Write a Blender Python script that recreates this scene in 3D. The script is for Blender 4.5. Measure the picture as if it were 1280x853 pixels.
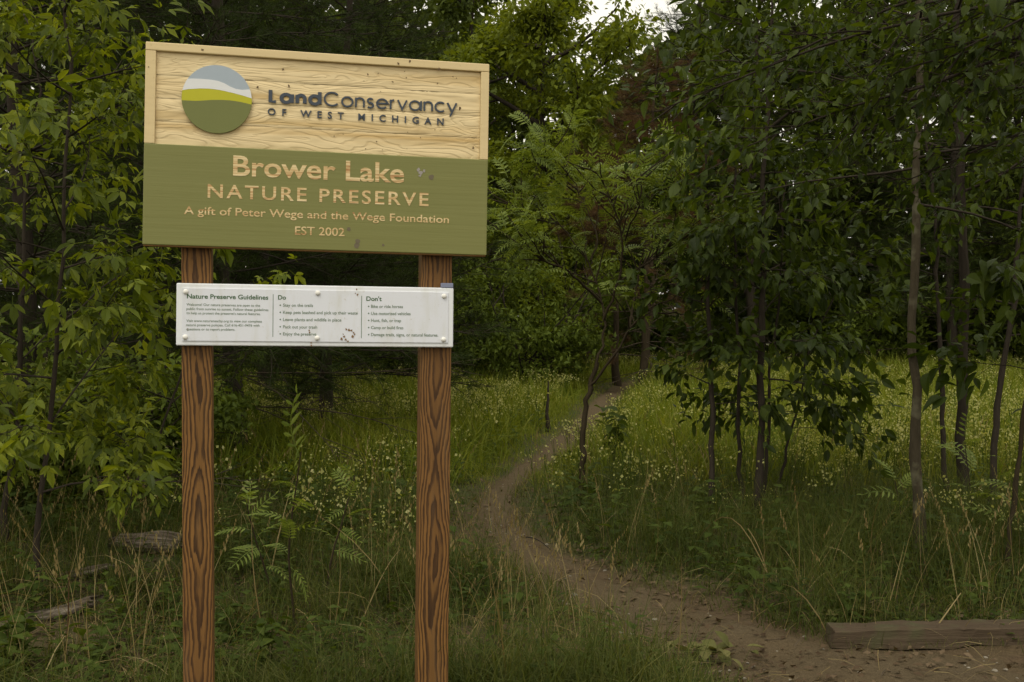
import bpy, math, numpy as np
from mathutils import Vector, Matrix
from math import radians as R_, pi, sin, cos

for o in list(bpy.data.objects): bpy.data.objects.remove(o)
SC = bpy.context.scene
COL = SC.collection

# ------------------------------------------------------------------ camera, sky, sun, exposure
CAMZ = 1.5
FPX, CX, CY = 1400.0, 640.0, 426.5           # the photograph's own pixel frame (1280 wide)
cam = bpy.data.cameras.new('camera'); cam.lens = 36.0*FPX/1280; cam.sensor_width = 36
cam.clip_start = .05; cam.clip_end = 2000
camo = bpy.data.objects.new('camera', cam); COL.objects.link(camo)
camo.location = (0, 0, CAMZ); camo.rotation_euler = (pi/2, 0, 0)
SC.camera = camo
SUN_EL, SUN_AZ = 58, 205                      # degrees; azimuth clockwise from +Y: behind the camera, to the left
W = bpy.data.worlds.new('World'); SC.world = W; W.use_nodes = True
nt = W.node_tree; nt.nodes.clear()
sky = nt.nodes.new('ShaderNodeTexSky'); sky.sky_type = 'NISHITA'; sky.sun_disc = False
sky.sun_elevation = R_(SUN_EL); sky.sun_rotation = R_(SUN_AZ)
sky.air_density = 1.0; sky.dust_density = 6.0; sky.ozone_density = 1.0
hs = nt.nodes.new('ShaderNodeHueSaturation'); hs.inputs['Saturation'].default_value = .12
tint = nt.nodes.new('ShaderNodeMixRGB'); tint.blend_type = 'MULTIPLY'; tint.inputs[0].default_value = 1
tint.inputs[2].default_value = (1.0, .955, .83, 1)
bg = nt.nodes.new('ShaderNodeBackground'); bg.inputs[1].default_value = .15
wo = nt.nodes.new('ShaderNodeOutputWorld')
cloud = nt.nodes.new('ShaderNodeMixRGB'); cloud.inputs[0].default_value = .75; cloud.inputs[2].default_value = (8.3, 8.3, 8.3, 1)   # even overcast in front of the clear sky
nt.links.new(sky.outputs[0], hs.inputs['Color']); nt.links.new(hs.outputs[0], cloud.inputs[1]); nt.links.new(cloud.outputs[0], tint.inputs[1])
nt.links.new(tint.outputs[0], bg.inputs[0]); nt.links.new(bg.outputs[0], wo.inputs[0])
sl = bpy.data.lights.new('sun', 'SUN'); sl.energy = .85; sl.angle = R_(22); sl.color = (1, .95, .84)
so = bpy.data.objects.new('sun', sl); COL.objects.link(so)
_d = Vector((sin(R_(SUN_AZ))*cos(R_(SUN_EL)), cos(R_(SUN_AZ))*cos(R_(SUN_EL)), sin(R_(SUN_EL))))
so.rotation_euler = _d.to_track_quat('Z', 'Y').to_euler(); so.location = (0, 0, 30)
SC.view_settings.view_transform = 'Standard'; SC.view_settings.look = 'None'
SC.view_settings.exposure = 0.15; SC.view_settings.gamma = 1.0

RNG = np.random.default_rng(11)

# ------------------------------------------------------------------ small maths
def smooth(t): t = np.clip(t, 0, 1); return t*t*(3-2*t)
def vnoise(x, y, s=1.0, seed=0):
    """smooth value noise in -1..1, vectorised"""
    x = np.asarray(x, float)/s + 37.1*seed + 500; y = np.asarray(y, float)/s + 17.3*seed + 500
    xi, yi = np.floor(x), np.floor(y); fx, fy = smooth(x-xi), smooth(y-yi)
    def h(a, b):
        v = np.sin(a*127.1 + b*311.7 + seed*7.7)*43758.5453
        return (v-np.floor(v))*2-1
    return (h(xi, yi)*(1-fx)+h(xi+1, yi)*fx)*(1-fy) + (h(xi, yi+1)*(1-fx)+h(xi+1, yi+1)*fx)*fy
def gz(x, y):
    """height of the ground"""
    x = np.asarray(x, float); y = np.asarray(y, float)
    z = .92*smooth((y-7)/40.)*1.0 + .012*np.clip(y-36, 0, 200)
    z = z + .05*vnoise(x, y, 2.3, 1) + .02*vnoise(x, y, .7, 2)
    z = z + .16*np.exp(-((x+3.0)/1.5)**2 - ((y-6.6)/1.6)**2)       # low debris mound on the left
    return z
def px2g(px, py):
    """where the sight line through a pixel of the photograph meets the ground"""
    dx, dz = (px-CX)/FPX, (CY-py)/FPX
    y = 3.0
    while y < 80:
        if CAMZ + dz*y <= float(gz(dx*y, y)): return dx*y, y
        y += .03
    return dx*y, y
def at(px, Y): return (px-CX)/FPX*Y
def hz(py, Y): return CAMZ + (CY-py)/FPX*Y

# ------------------------------------------------------------------ mesh helpers
def make_mesh(name, V, Fs, smooth_=False, mats=None, midx=None):
    """V (n,3); Fs list of int arrays (m,k)"""
    V = np.asarray(V, np.float32).reshape(-1, 3)
    me = bpy.data.meshes.new(name)
    Fs = [np.asarray(f, np.int32) for f in Fs if len(f)]
    loops = np.concatenate([f.ravel() for f in Fs]) if Fs else np.zeros(0, np.int32)
    tot = np.concatenate([np.full(len(f), f.shape[1], np.int32) for f in Fs]) if Fs else np.zeros(0, np.int32)
    me.vertices.add(len(V)); me.vertices.foreach_set('co', V.ravel())
    me.loops.add(len(loops)); me.loops.foreach_set('vertex_index', loops)
    me.polygons.add(len(tot))
    st = np.concatenate([[0], np.cumsum(tot)[:-1]]).astype(np.int32) if len(tot) else tot
    me.polygons.foreach_set('loop_start', st)
    me.polygons.foreach_set('use_smooth', np.full(len(tot), smooth_, bool))
    for m in (mats or []): me.materials.append(m)
    if midx is not None: me.polygons.foreach_set('material_index', np.asarray(midx, np.int32))
    me.update(); me.validate()
    return me
class MB:
    """collects pieces of geometry and links them as ONE mesh object"""
    def __init__(s): s.v = []; s.f = {}; s.n = 0
    def add(s, V, F):
        V = np.asarray(V, float).reshape(-1, 3)
        if not isinstance(F, list) or (len(F) and np.isscalar(F[0][0])): F = [F]
        for f in F:
            f = np.asarray(f, np.int64)
            if f.ndim == 1: f = f[None]
            s.f.setdefault(f.shape[1], []).append(f+s.n)
        s.v.append(V); s.n += len(V); return s
    def box(s, a, b, M=None):
        x0, y0, z0 = a; x1, y1, z1 = b
        V = np.array([(x, y, z) for z in (z0, z1) for y in (y0, y1) for x in (x0, x1)], float)
        if M is not None: V = V@M[:3, :3].T + M[:3, 3]
        return s.add(V, [np.array([(0, 2, 3, 1), (4, 5, 7, 6), (0, 1, 5, 4), (2, 6, 7, 3), (0, 4, 6, 2), (1, 3, 7, 5)])])
    def mesh(s, name, mat, sm=False):
        return make_mesh(name, np.concatenate(s.v) if s.v else np.zeros((0, 3)), [np.concatenate(f) for f in s.f.values()], sm, [mat] if mat else None)
    def build(s, name, mat, parent=None, sm=False, kind=None):
        return link(name, s.mesh(name, mat, sm), parent, kind)
def link(name, me, parent=None, kind=None):
    o = bpy.data.objects.new(name, me); COL.objects.link(o)
    if parent is not None:
        o.parent = parent
        if parent.type == 'EMPTY' and me is not None and not parent.get('_keep'):
            pass
    if kind: o['kind'] = kind
    return o
def put(o, root):
    """the mesh was made in world coordinates: hang it under an empty standing at root's place"""
    o.parent = root; o.matrix_parent_inverse = Matrix.Identity(4)
    o.location = -root.location if root.rotation_euler.z == 0 else o.location
    return o
def tag(o, label=None, cat=None, group=None, kind=None):
    if label: o['label'] = label
    if cat: o['category'] = cat
    if group: o['group'] = group
    if kind: o['kind'] = kind
    return o
def empty(name, loc, label=None, cat=None, group=None):
    o = bpy.data.objects.new(name, None); COL.objects.link(o); o.location = loc; o.empty_display_size = .1
    return tag(o, label, cat, group)

def tube(mb, P, r, n=6, cap=True):
    P = np.asarray(P, float); r = np.broadcast_to(np.asarray(r, float), (len(P),))
    T = np.gradient(P, axis=0); T /= np.linalg.norm(T, axis=1)[:, None]+1e-9
    ref = np.array([1, 0, 0.]) if abs(T[0][0]) < .8 else np.array([0, 1., 0])
    U = np.cross(T, ref); U /= np.linalg.norm(U, axis=1)[:, None]+1e-9; Wv = np.cross(T, U)
    a = np.arange(n)*2*pi/n
    ring = P[:, None]+r[:, None, None]*(np.cos(a)[None, :, None]*U[:, None]+np.sin(a)[None, :, None]*Wv[:, None])
    m = len(P); i = np.arange(m-1)[:, None]*n; j = np.arange(n)[None]; k = (j+1) % n
    Fq = np.stack([i+j, i+k, i+n+k, i+n+j], -1).reshape(-1, 4)
    mb.add(ring.reshape(-1, 3), [Fq])
def norm(a): return a/(np.linalg.norm(a, axis=-1, keepdims=True)+1e-9)
def frames(D, up):
    """rotation matrices with column Y = D and column Z close to up"""
    D = norm(D); X = norm(np.cross(D, up)); Z = np.cross(X, D)
    return np.stack([X, D, Z], -1)
def scatter(mb, tmpl, P, Rm, S):
    """tmpl = (V, [F...]); copies it at P (n,3) with rotation (n,3,3), scale S (n,) or (n,3)"""
    V, Fs = tmpl; n = len(P)
    if n == 0: return
    S = np.asarray(S, float)
    S = S[:, None, None] if S.ndim == 1 else S[:, None, :]
    W_ = np.einsum('nij,nvj->nvi', Rm, V[None]*S)+P[:, None]
    off = (np.arange(n)*len(V))[:, None, None]
    mb.add(W_.reshape(-1, 3), [(np.asarray(f)[None]+off).reshape(-1, np.asarray(f).shape[1]) for f in Fs])

# ------------------------------------------------------------------ leaf, needle and blade shapes (unit length along +Y)
def leaflet(w=.5, fold=.12, droop=.15, n=3, p=.42, org=(0, 0), ang=0, L=1.0, tooth=0):
    ts = np.linspace(0, 1, n+2)
    V = []; F = []
    for t in ts:
        ww = w*.5*(sin(pi*min(1, t/ (2*p))) if t < p else cos(pi/2*(t-p)/(1-p))**.9)
        if tooth and 0 < t < 1: ww *= 1+tooth*(1 if int(round(t*(n+1))) % 2 else -1)
        if t in (0, 1): ww = 0
        z = -droop*t*t
        V += [(-ww, t, z+fold*ww*2), (0, t, z), (ww, t, z+fold*ww*2)]
    V = np.array(V)
    tri = [(0+1, 4, 3), (1, 5, 4)]; quad = []
    for k in range(1, n):
        a = 3*k; quad += [(a, a+1, a+4, a+3), (a+1, a+2, a+5, a+4)]
    a = 3*n; tri += [(a, a+1, a+4), (a+1, a+2, a+4)]
    c, s = cos(ang), sin(ang)
    V = V*L; V = np.stack([V[:, 0]*c+V[:, 1]*s+org[0], -V[:, 0]*s+V[:, 1]*c+org[1], V[:, 2]], -1)
    return V, [np.array(tri)] + ([np.array(quad)] if quad else [])
def merge(parts):
    V = []; fs = {}; n = 0
    for v, F in parts:
        V.append(v)
        for f in F: fs.setdefault(f.shape[1], []).append(f+n)
        n += len(v)
    return np.concatenate(V), [np.concatenate(x) for x in fs.values()]
def stalk(pts, w=.012):
    V = []; F = []
    for i, p in enumerate(pts):
        V += [(p[0]-w, p[1], p[2]), (p[0]+w, p[1], p[2])]
        if i: F.append((2*i-2, 2*i-1, 2*i+1, 2*i))
    return np.array(V, float), [np.array(F)]
def curl(vf, k):
    V, F = vf; V = V.copy(); a = [0, .5, -.45, .25, -.2][k % 5]; b = [0, .25, -.1, -.3, .35][k % 5]
    V[:, 2] += a*V[:, 0]*V[:, 1] - abs(b)*.5*V[:, 1]**2; V[:, 0] += b*.35*V[:, 1]**2; return V, F
def trifoliate(k=0): return curl(trifoliate_(k), k)
def trifoliate_(k=0):      # box elder leaf: three toothed leaflets
    s = [0, .1, -.1, .05, -.16][k % 5]
    return merge([leaflet(.42, .2, .22, 4, .42, (0, .42), s, .62, .12),
                  leaflet(.44, .2, .2, 3, .42, (.02, .34), .85+s, .46, .1), leaflet(.44, .2, .2, 3, .42, (-.02, .34), -.85+s, .46, .1),
                  stalk([(0, 0, 0), (0, .3, .0), (0, .45, 0)], .012)])
def simple_leaf(k=0): return curl(simple_leaf_(k), k)
def simple_leaf_(k=0):     # ovate pointed leaf on a short stalk
    return merge([leaflet([.52, .62, .44, .56, .48][k % 5], [.16, .1, .24, .2, .05][k % 5], [.18, .28, .1, .4, .05][k % 5], 4, .38, (0, .12), 0, .9), stalk([(0, 0, 0), (0, .14, 0)], .012)])
def frond(pairs=7, lod=0):  # sumac leaf: arching stalk with paired narrow leaflets
    parts = []; pts = []
    for i in range(pairs+1):
        t = .18+.8*i/pairs; z = .12*sin(pi*t*.75)-.38*t*t
        pts.append((0, t, z))
        l = .27*(1-.55*abs(t-.5))*(.8 if i == pairs else 1)
        for sg in ([1, -1] if i < pairs else [0]):
            v, f = leaflet(.26, .12, .25, 1 if lod else 2, .4, (0, 0), sg*(1.12-.25*t), l)
            v = v+np.array([0, t, z]); parts.append((v, f))
    parts.append(stalk([(0, 0, 0)]+pts, .009))
    return merge(parts)
def cheap_leaf(k=0):
    V = np.array([(0, 0, 0), (-.28, .42, .05), (0, .45, -.02), (.28, .42, .05), (0, 1, -.12)], float)
    if k: V[:, 0] *= .75
    return V, [np.array([(0, 2, 1), (0, 3, 2), (1, 2, 4), (2, 3, 4)])]
def needle_tuft(n=16, seed=0):
    r = np.random.default_rng(seed); V = []; F = []
    for i in range(n):
        t = r.uniform(0, .8); a = r.uniform(0, 2*pi); el = r.uniform(.35, 1.0)
        d = np.array([cos(a)*sin(el), cos(el), sin(a)*sin(el)]); b = np.array([0, t*.9, 0]); l = r.uniform(.5, .8)
        s = np.cross(d, [r.uniform(-1, 1), r.uniform(-1, 1), r.uniform(-1, 1)]); s /= np.linalg.norm(s)
        k = len(V); V += [b-s*.011, b+s*.011, b+d*l+np.array([0, 0, -.08])]; F.append((k, k+1, k+2))
    return np.array(V), [np.array(F)]
def blade(nseg=4, bend=.5, w=.012):
    V = []; F = []
    for i in range(nseg+1):
        t = i/nseg; a = bend*t
        y = t*sin(a)*.9; z = t*cos(a*.9)
        ww = w*(1-t**1.6)
        if i < nseg: V += [(-ww, y, z), (ww, y, z)]
        else: V += [(0, y, z)]
    tri = [(2*nseg-2, 2*nseg-1, 2*nseg)]; q = [(2*i, 2*i+1, 2*i+3, 2*i+2) for i in range(nseg-1)]
    return np.array(V), [np.array(tri)] + ([np.array(q)] if q else [])

# ------------------------------------------------------------------ materials
class NT:
    def __init__(s, name):
        s.m = bpy.data.materials.new(name); s.m.use_nodes = True; s.t = s.m.node_tree; s.t.nodes.clear()
        s.out = s.t.nodes.new('ShaderNodeOutputMaterial')
    def n(s, typ, props=None, **kw):
        nd = s.t.nodes.new('ShaderNode'+typ)
        for k, v in (props or {}).items(): setattr(nd, k, v)
        for k, v in kw.items():
            key = int(k[1:]) if k[0] == 'i' and k[1:].isdigit() else k.replace('_', ' ')
            s.set(nd.inputs[key], v)
        return nd
    def set(s, sock, v):
        if isinstance(v, bpy.types.NodeSocket): s.t.links.new(v, sock)
        elif isinstance(v, tuple) and len(v) == 3 and sock.type == 'RGBA': sock.default_value = (*v, 1)
        else: sock.default_value = v
    def math(s, op, a, b=0.0, c=0.0, clamp=False):
        nd = s.n('Math', {'operation': op, 'use_clamp': clamp}, i0=a, i1=b)
        s.set(nd.inputs[2], c); return nd.outputs[0]
    def noise(s, vec=None, scale=5, detail=3, rough=.5, dist=0):
        nd = s.n('TexNoise', Scale=scale, Detail=detail, Roughness=rough, Distortion=dist)
        if vec is not None: s.set(nd.inputs['Vector'], vec)
        return nd.outputs[0]
    def ramp(s, fac, stops, interp='LINEAR'):
        nd = s.n('ValToRGB', Fac=fac); cr = nd.color_ramp; cr.interpolation = interp
        while len(cr.elements) < len(stops): cr.elements.new(.5)
        for e, (p, c) in zip(cr.elements, stops):
            e.position = p; e.color = (*c, 1) if isinstance(c, tuple) else (c, c, c, 1)
        return nd.outputs[0]
    def mix(s, fac, a, b, mode='MIX'):
        nd = s.n('MixRGB', {'blend_type': mode}, Fac=fac, Color1=a, Color2=b); return nd.outputs[0]
    def mapping(s, vec, scale=(1, 1, 1), loc=(0, 0, 0), rot=(0, 0, 0)):
        nd = s.n('Mapping', Vector=vec); nd.inputs['Scale'].default_value = scale
        nd.inputs['Location'].default_value = loc; nd.inputs['Rotation'].default_value = rot; return nd.outputs[0]
    def obj(s): return s.n('TexCoord').outputs['Object']
    def sep(s, v): return s.n('SeparateXYZ', Vector=v).outputs
    def comb(s, x, y, z): return s.n('CombineXYZ', X=x, Y=y, Z=z).outputs[0]
    def bump(s, h, strength=.5, dist=.01): return s.n('Bump', Height=h, Strength=strength, Distance=dist).outputs[0]
    def finish(s, col, rough=.7, normal=None, spec=.3, metallic=0):
        b = s.n('BsdfPrincipled'); s.set(b.inputs['Base Color'], col); s.set(b.inputs['Roughness'], rough)
        b.inputs['Specular IOR Level'].default_value = spec; b.inputs['Metallic'].default_value = metallic
        if normal is not None: s.set(b.inputs['Normal'], normal)
        s.t.links.new(b.outputs[0], s.out.inputs[0]); s.b = b; return s.m

def leaf_mat(name, cols, tr=.35, rough=.6, spec=.10):
    t = NT(name)
    a = t.n('NewGeometry').outputs['Random Per Island']; b = t.n('ObjectInfo').outputs['Random']
    f = t.math('FRACT', t.math('ADD', a, b))
    n = t.noise(t.n('NewGeometry').outputs['Position'], 1.3, 2)
    f = t.math('ADD', t.math('MULTIPLY', f, .65), t.math('MULTIPLY', t.math('SUBTRACT', n, .35), 1.1), clamp=True)
    k = len(cols)-1
    c = t.ramp(f, [(i/k, x) for i, x in enumerate(cols)])
    t.finish(c, rough, None, spec)
    tl = t.n('BsdfTranslucent', Color=t.mix(1, c, (1.6, 1.5, .5), 'MULTIPLY'))
    mx = t.n('MixShader', i0=tr); t.t.links.new(t.b.outputs[0], mx.inputs[1]); t.t.links.new(tl.outputs[0], mx.inputs[2])
    t.t.links.new(mx.outputs[0], t.out.inputs[0]); return t.m
def bark_mat(name, c1, c2, scale=20, lich=None):
    t = NT(name); o = t.n('NewGeometry').outputs['Position']
    v = t.mapping(o, (1, 1, .25)); n = t.noise(v, scale*2, 4, .7); n2 = t.noise(o, scale*.35, 3)
    c = t.mix(n, c1, c2)
    if lich: c = t.mix(t.ramp(n2, [(.5, 0.), (.62, 1.)]), c, lich)
    return t.finish(c, .9, t.bump(n, .8, .01), .1)

M = {}
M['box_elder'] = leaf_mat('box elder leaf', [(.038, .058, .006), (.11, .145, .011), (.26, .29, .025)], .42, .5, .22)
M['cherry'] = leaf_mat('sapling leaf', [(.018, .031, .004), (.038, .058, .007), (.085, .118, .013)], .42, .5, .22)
M['sumac'] = leaf_mat('sumac leaf', [(.085, .122, .022), (.14, .185, .034), (.22, .27, .06)], .4, .5, .22)
M['bush'] = leaf_mat('bush leaf', [(.055, .080, .013), (.090, .122, .018), (.14, .18, .03)], .3)
M['lime'] = leaf_mat('lime shrub leaf', [(.09, .12, .012), (.14, .175, .015), (.20, .235, .025)], .4)
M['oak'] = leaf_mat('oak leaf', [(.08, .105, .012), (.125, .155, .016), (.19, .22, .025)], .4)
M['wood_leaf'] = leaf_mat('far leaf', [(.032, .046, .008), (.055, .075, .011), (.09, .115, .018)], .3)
M['pine'] = leaf_mat('pine needle', [(.014, .022, .005), (.026, .040, .007), (.045, .065, .010)], .15)
M['dead_pine'] = leaf_mat('dead needle', [(.045, .024, .011), (.08, .044, .019), (.11, .07, .032)], .15)
M['grass'] = leaf_mat('grass blade', [(.032, .046, .010), (.060, .078, .015), (.15, .15, .05)], .35)
M['meadow'] = leaf_mat('meadow grass blade', [(.085, .118, .012), (.14, .172, .018), (.25, .25, .05)], .4)
M['straw'] = leaf_mat('dry grass', [(.12, .085, .035), (.21, .16, .07), (.32, .26, .13)], .25)
M['weed'] = leaf_mat('weed leaf', [(.028, .045, .009), (.050, .074, .013), (.09, .12, .022)], .35)
M['petal'] = leaf_mat('pale petal', [(.28, .29, .09), (.36, .36, .14), (.48, .46, .23)], .4)
M['litter'] = leaf_mat('dry leaf litter', [(.05, .032, .018), (.09, .06, .034), (.16, .115, .07)], .1)
M['wilted'] = leaf_mat('wilted leaf', [(.06, .065, .02), (.11, .11, .035), (.17, .15, .06)], .15)
M['bark_grey'] = bark_mat('grey bark', (.028, .022, .013), (.085, .070, .045), 22, (.11, .10, .065))
M['bark_dark'] = bark_mat('dark bark', (.014, .011, .008), (.06, .048, .036), 20)
M['bark_brown'] = bark_mat('brown bark', (.020, .015, .008), (.062, .047, .028), 16)
M['twig_dead'] = bark_mat('dead twig', (.04, .03, .02), (.11, .085, .06), 20)

def m_ground():
    t = NT('forest ground'); o = t.n('NewGeometry').outputs['Position']
    n1 = t.noise(o, 1.2, 4); n2 = t.noise(o, 30, 5, .7); n3 = t.noise(o, 6, 3)
    c = t.mix(n2, (.035, .026, .015), (.13, .095, .055))
    c = t.mix(t.ramp(n3, [(.42, 0.), (.6, .8)]), c, (.045, .06, .018))
    c = t.mix(t.ramp(n1, [(.4, 0.), (.65, .45)]), c, (.05, .085, .02))
    ea = t.n('Attribute', {'attribute_name': 'earth'}).outputs['Fac']; c2 = t.mix(n2, (.05, .034, .020), (.16, .112, .066))
    c = t.mix(t.math('MULTIPLY', ea, t.ramp(n3, [(.25, .5), (.6, 1.)])), c, c2)
    return t.finish(c, .95, t.bump(n2, .9, .03), .1)
def m_path():
    t = NT('trodden earth'); o = t.n('NewGeometry').outputs['Position']
    n1 = t.noise(o, 2.2, 4); n2 = t.noise(o, 45, 5, .75); n3 = t.noise(o, 140, 2, .6); vo = t.n('TexVoronoi', Vector=o, Scale=55).outputs['Distance']
    c = t.mix(n2, (.045, .034, .019), (.185, .140, .082))
    c = t.mix(t.ramp(n1, [(.35, 0.), (.65, .5)]), c, (.12, .085, .046))
    c = t.mix(t.ramp(vo, [(.0, .8), (.16, 0.)]), c, (.24, .19, .14))
    c = t.mix(t.ramp(n3, [(.3, .6), (.48, 0.)]), c, (.05, .034, .02))
    return t.finish(c, .95, t.bump(t.math('ADD', n2, t.math('MULTIPLY', n3, .5)), .9, .02), .1)
def m_pine_panel():
    t = NT('sandblasted pine'); s = t.sep(t.obj())
    # planks differ, grain runs along x
    pl = t.math('FLOOR', t.math('MULTIPLY', s[2], 1/.088))
    off = t.math('MULTIPLY', pl, 3.71)
    lo = t.noise(t.comb(t.math('ADD', t.math('MULTIPLY', s[0], 1.7), off), 0, t.math('MULTIPLY', s[2], 9)), 1.6, 2, .5, .7)
    kn = t.noise(t.comb(t.math('ADD', t.math('MULTIPLY', s[0], 5), off), 3, t.math('MULTIPLY', s[2], 12)), 1.0, 2)
    v = t.math('ADD', t.math('MULTIPLY', s[2], 34), t.math('ADD', t.math('MULTIPLY', lo, 9), t.math('MULTIPLY', kn, 1.6)))
    band = t.math('FRACT', v)
    fine = t.noise(t.comb(t.math('MULTIPLY', s[0], 4), off, t.math('MULTIPLY', s[2], 300)), 1, 3)
    g = t.ramp(band, [(0, 0.), (.45, .25), (.8, 1.), (.97, .3), (1, 0.)])
    tone = t.noise(t.comb(t.math('MULTIPLY', s[0], .9), off, t.math('MULTIPLY', s[2], 14)), 1, 2)
    c = t.mix(t.math('MULTIPLY', g, .24), (.72, .58, .34), (.42, .28, .12))
    c = t.mix(t.ramp(tone, [(.50, 0.), (.66, .75)]), c, (.50, .34, .13))
    zb = t.math('MULTIPLY', t.math('SUBTRACT', s[2], .067), 80); bb = t.math('POWER', 2.718, t.math('MULTIPLY', t.math('MULTIPLY', zb, zb), -1))
    c = t.mix(t.math('MULTIPLY', bb, t.ramp(t.noise(t.comb(t.math('MULTIPLY', s[0], 5), 0, t.math('MULTIPLY', s[2], 40)), 1, 2), [(.3, .25), (.6, .85)])), c, (.42, .27, .09))
    c = t.mix(t.math('MULTIPLY', fine, .25), c, (.80, .66, .40))
    h = t.math('ADD', t.math('SUBTRACT', 1.0, g), t.math('MULTIPLY', fine, .3))
    return t.finish(c, .7, t.bump(h, .32, .005), .2)
def m_frame():
    t = NT('painted pale wood'); s = t.sep(t.obj())
    n = t.noise(t.comb(t.math('MULTIPLY', s[0], 3), 0, t.math('MULTIPLY', s[2], 30)), 2, 3)
    c = t.mix(n, (.60, .47, .255), (.70, .56, .31))
    f = t.noise(t.obj(), 90, 3); c = t.mix(t.ramp(f, [(.25, .35), (.4, 0.)]), c, (.45, .33, .16))
    return t.finish(c, .6, t.bump(n, .25, .003), .3)
def m_green():
    t = NT('green sign paint'); s = t.sep(t.obj())
    n = t.noise(t.comb(t.math('MULTIPLY', s[0], 1.5), 0, t.math('MULTIPLY', s[2], 60)), 1, 4, .6)
    n2 = t.noise(t.obj(), 7, 3)
    c = t.mix(n, (.165, .168, .048), (.195, .195, .058)); c = t.mix(t.math('MULTIPLY', n2, .25), c, (.21, .215, .08))
    return t.finish(c, .5, t.bump(n, .35, .003), .35)
def m_post():
    t = NT('treated post'); s = t.sep(t.obj()); r = t.n('ObjectInfo').outputs['Random']
    ro = t.math('MULTIPLY', r, 31.7)
    zz = t.math('ADD', s[2], ro)
    wob = t.noise(t.comb(0, ro, t.math('MULTIPLY', zz, 2.2)), 1, 2)
    x = t.math('ADD', s[0], t.math('MULTIPLY', t.math('SUBTRACT', wob, .5), .05))
    x2 = t.math('POWER', t.math('ABSOLUTE', t.math('MULTIPLY', x, 20)), 1.5)
    nz = t.noise(t.comb(t.math('MULTIPLY', s[0], 2), ro, t.math('MULTIPLY', zz, 1.7)), 1, 1.5, .4)
    lo = t.noise(t.comb(t.math('MULTIPLY', s[0], 9), ro, t.math('MULTIPLY', zz, 5)), 1, 2)
    v = t.math('ADD', t.math('MULTIPLY', x2, 3.2), t.math('ADD', t.math('MULTIPLY', nz, 8), t.math('MULTIPLY', lo, 1.8)))
    v = t.math('ADD', v, t.math('MULTIPLY', s[1], 60)); v = t.math('ADD', v, t.math('MULTIPLY', t.noise(t.comb(t.math('MULTIPLY', s[0], 90), ro, t.math('MULTIPLY', zz, 9)), 1, 3, .6), 1.1))
    band = t.math('FRACT', v)
    g = t.ramp(band, [(0, .0), (.34, .05), (.62, .8), (.90, 1.), (1, .0)])
    fine = t.noise(t.comb(t.math('MULTIPLY', s[0], 400), t.math('MULTIPLY', s[1], 400), t.math('MULTIPLY', zz, 7)), 1, 3)
    c = t.mix(g, (.265, .130, .033), (.018, .008, .003))
    c = t.mix(t.math('MULTIPLY', fine, .45), c, (.075, .036, .012))
    c = t.mix(t.ramp(t.noise(t.comb(s[0], ro, t.math('MULTIPLY', zz, .8)), 1.5, 2), [(.3, 0.), (.7, .4)]), c, (.10, .045, .018))
    ctr = t.ramp(x2, [(0, .55), (.32, 0.)]); c = t.mix(t.math('MULTIPLY', ctr, t.noise(t.comb(ro, 0, zz), 2.5, 2)), c, (.028, .013, .005))
    ck = t.noise(t.comb(t.math('MULTIPLY', s[0], 130), t.math('MULTIPLY', s[1], 130), t.math('MULTIPLY', zz, 1.6)), 1, 2, .5)
    c = t.mix(t.ramp(ck, [(.70, 0.), (.74, .85)]), c, (.018, .009, .004))
    gy = t.noise(t.comb(t.math('MULTIPLY', s[0], 25), ro, t.math('MULTIPLY', zz, 2)), 1, 3, .6); c = t.mix(t.ramp(gy, [(.58, 0.), (.8, .35)]), c, (.15, .10, .055))
    # knots
    vo = t.n('TexVoronoi', Vector=t.comb(t.math('MULTIPLY', s[0], 9), ro, t.math('MULTIPLY', zz, 2.6)), Scale=1).outputs['Distance']
    c = t.mix(t.ramp(vo, [(.05, .85), (.13, 0.)]), c, (.05, .02, .008))
    return t.finish(c, .65, t.bump(t.math('SUBTRACT', t.math('MULTIPLY', fine, .4), g), .35, .003), .25)
def m_timber():
    t = NT('weathered timber'); s = t.sep(t.obj())
    n = t.noise(t.comb(t.math('MULTIPLY', s[0], 2.5), t.math('MULTIPLY', s[1], 60), t.math('MULTIPLY', s[2], 60)), 1, 4, .65)
    n2 = t.noise(t.obj(), 8, 3)
    c = t.mix(n, (.030, .020, .013), (.115, .085, .055)); c = t.mix(t.ramp(n2, [(.5, 0.), (.7, .55)]), c, (.07, .075, .035))
    nn = t.n('NewGeometry').outputs['Position']
    return t.finish(c, .9, t.bump(n, .9, .01), .1)
def m_log():
    t = NT('weathered log wood'); s = t.sep(t.obj())
    n = t.noise(t.comb(t.math('MULTIPLY', s[0], 5), t.math('MULTIPLY', s[1], 60), t.math('MULTIPLY', s[2], 60)), 1, 4, .7)
    c = t.ramp(n, [(.3, (.025, .018, .012)), (.5, (.12, .095, .07)), (.7, (.28, .24, .19))])
    return t.finish(c, .95, t.bump(n, 1, .02), .1)
def m_white(name, c):
    t = NT(name); p = t.sep(t.obj()); n = t.noise(t.comb(t.math('MULTIPLY', p[0], 22), 0, t.math('MULTIPLY', p[2], 5)), 1, 5, .6); n2 = t.noise(t.obj(), 60, 4, .7)
    col = t.mix(t.ramp(n, [(.50, 0.), (.75, .35)]), c, (.50, .49, .38)); col = t.mix(t.ramp(n2, [(.62, 0.), (.74, .5)]), col, (.42, .38, .28))
    return t.finish(col, .42, t.bump(n2, .08, .002), .4)
def m_carved():
    t = NT('carved letter wood'); p = t.sep(t.obj())
    n = t.noise(t.comb(t.math('MULTIPLY', p[0], 6), 0, t.math('MULTIPLY', p[2], 170)), 1, 3, .6)
    c = t.ramp(n, [(.34, (.36, .17, .07)), (.48, (.60, .43, .21)), (.62, (.74, .60, .35))])
    return t.finish(c, .75, t.bump(n, .5, .004), .15)
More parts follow.
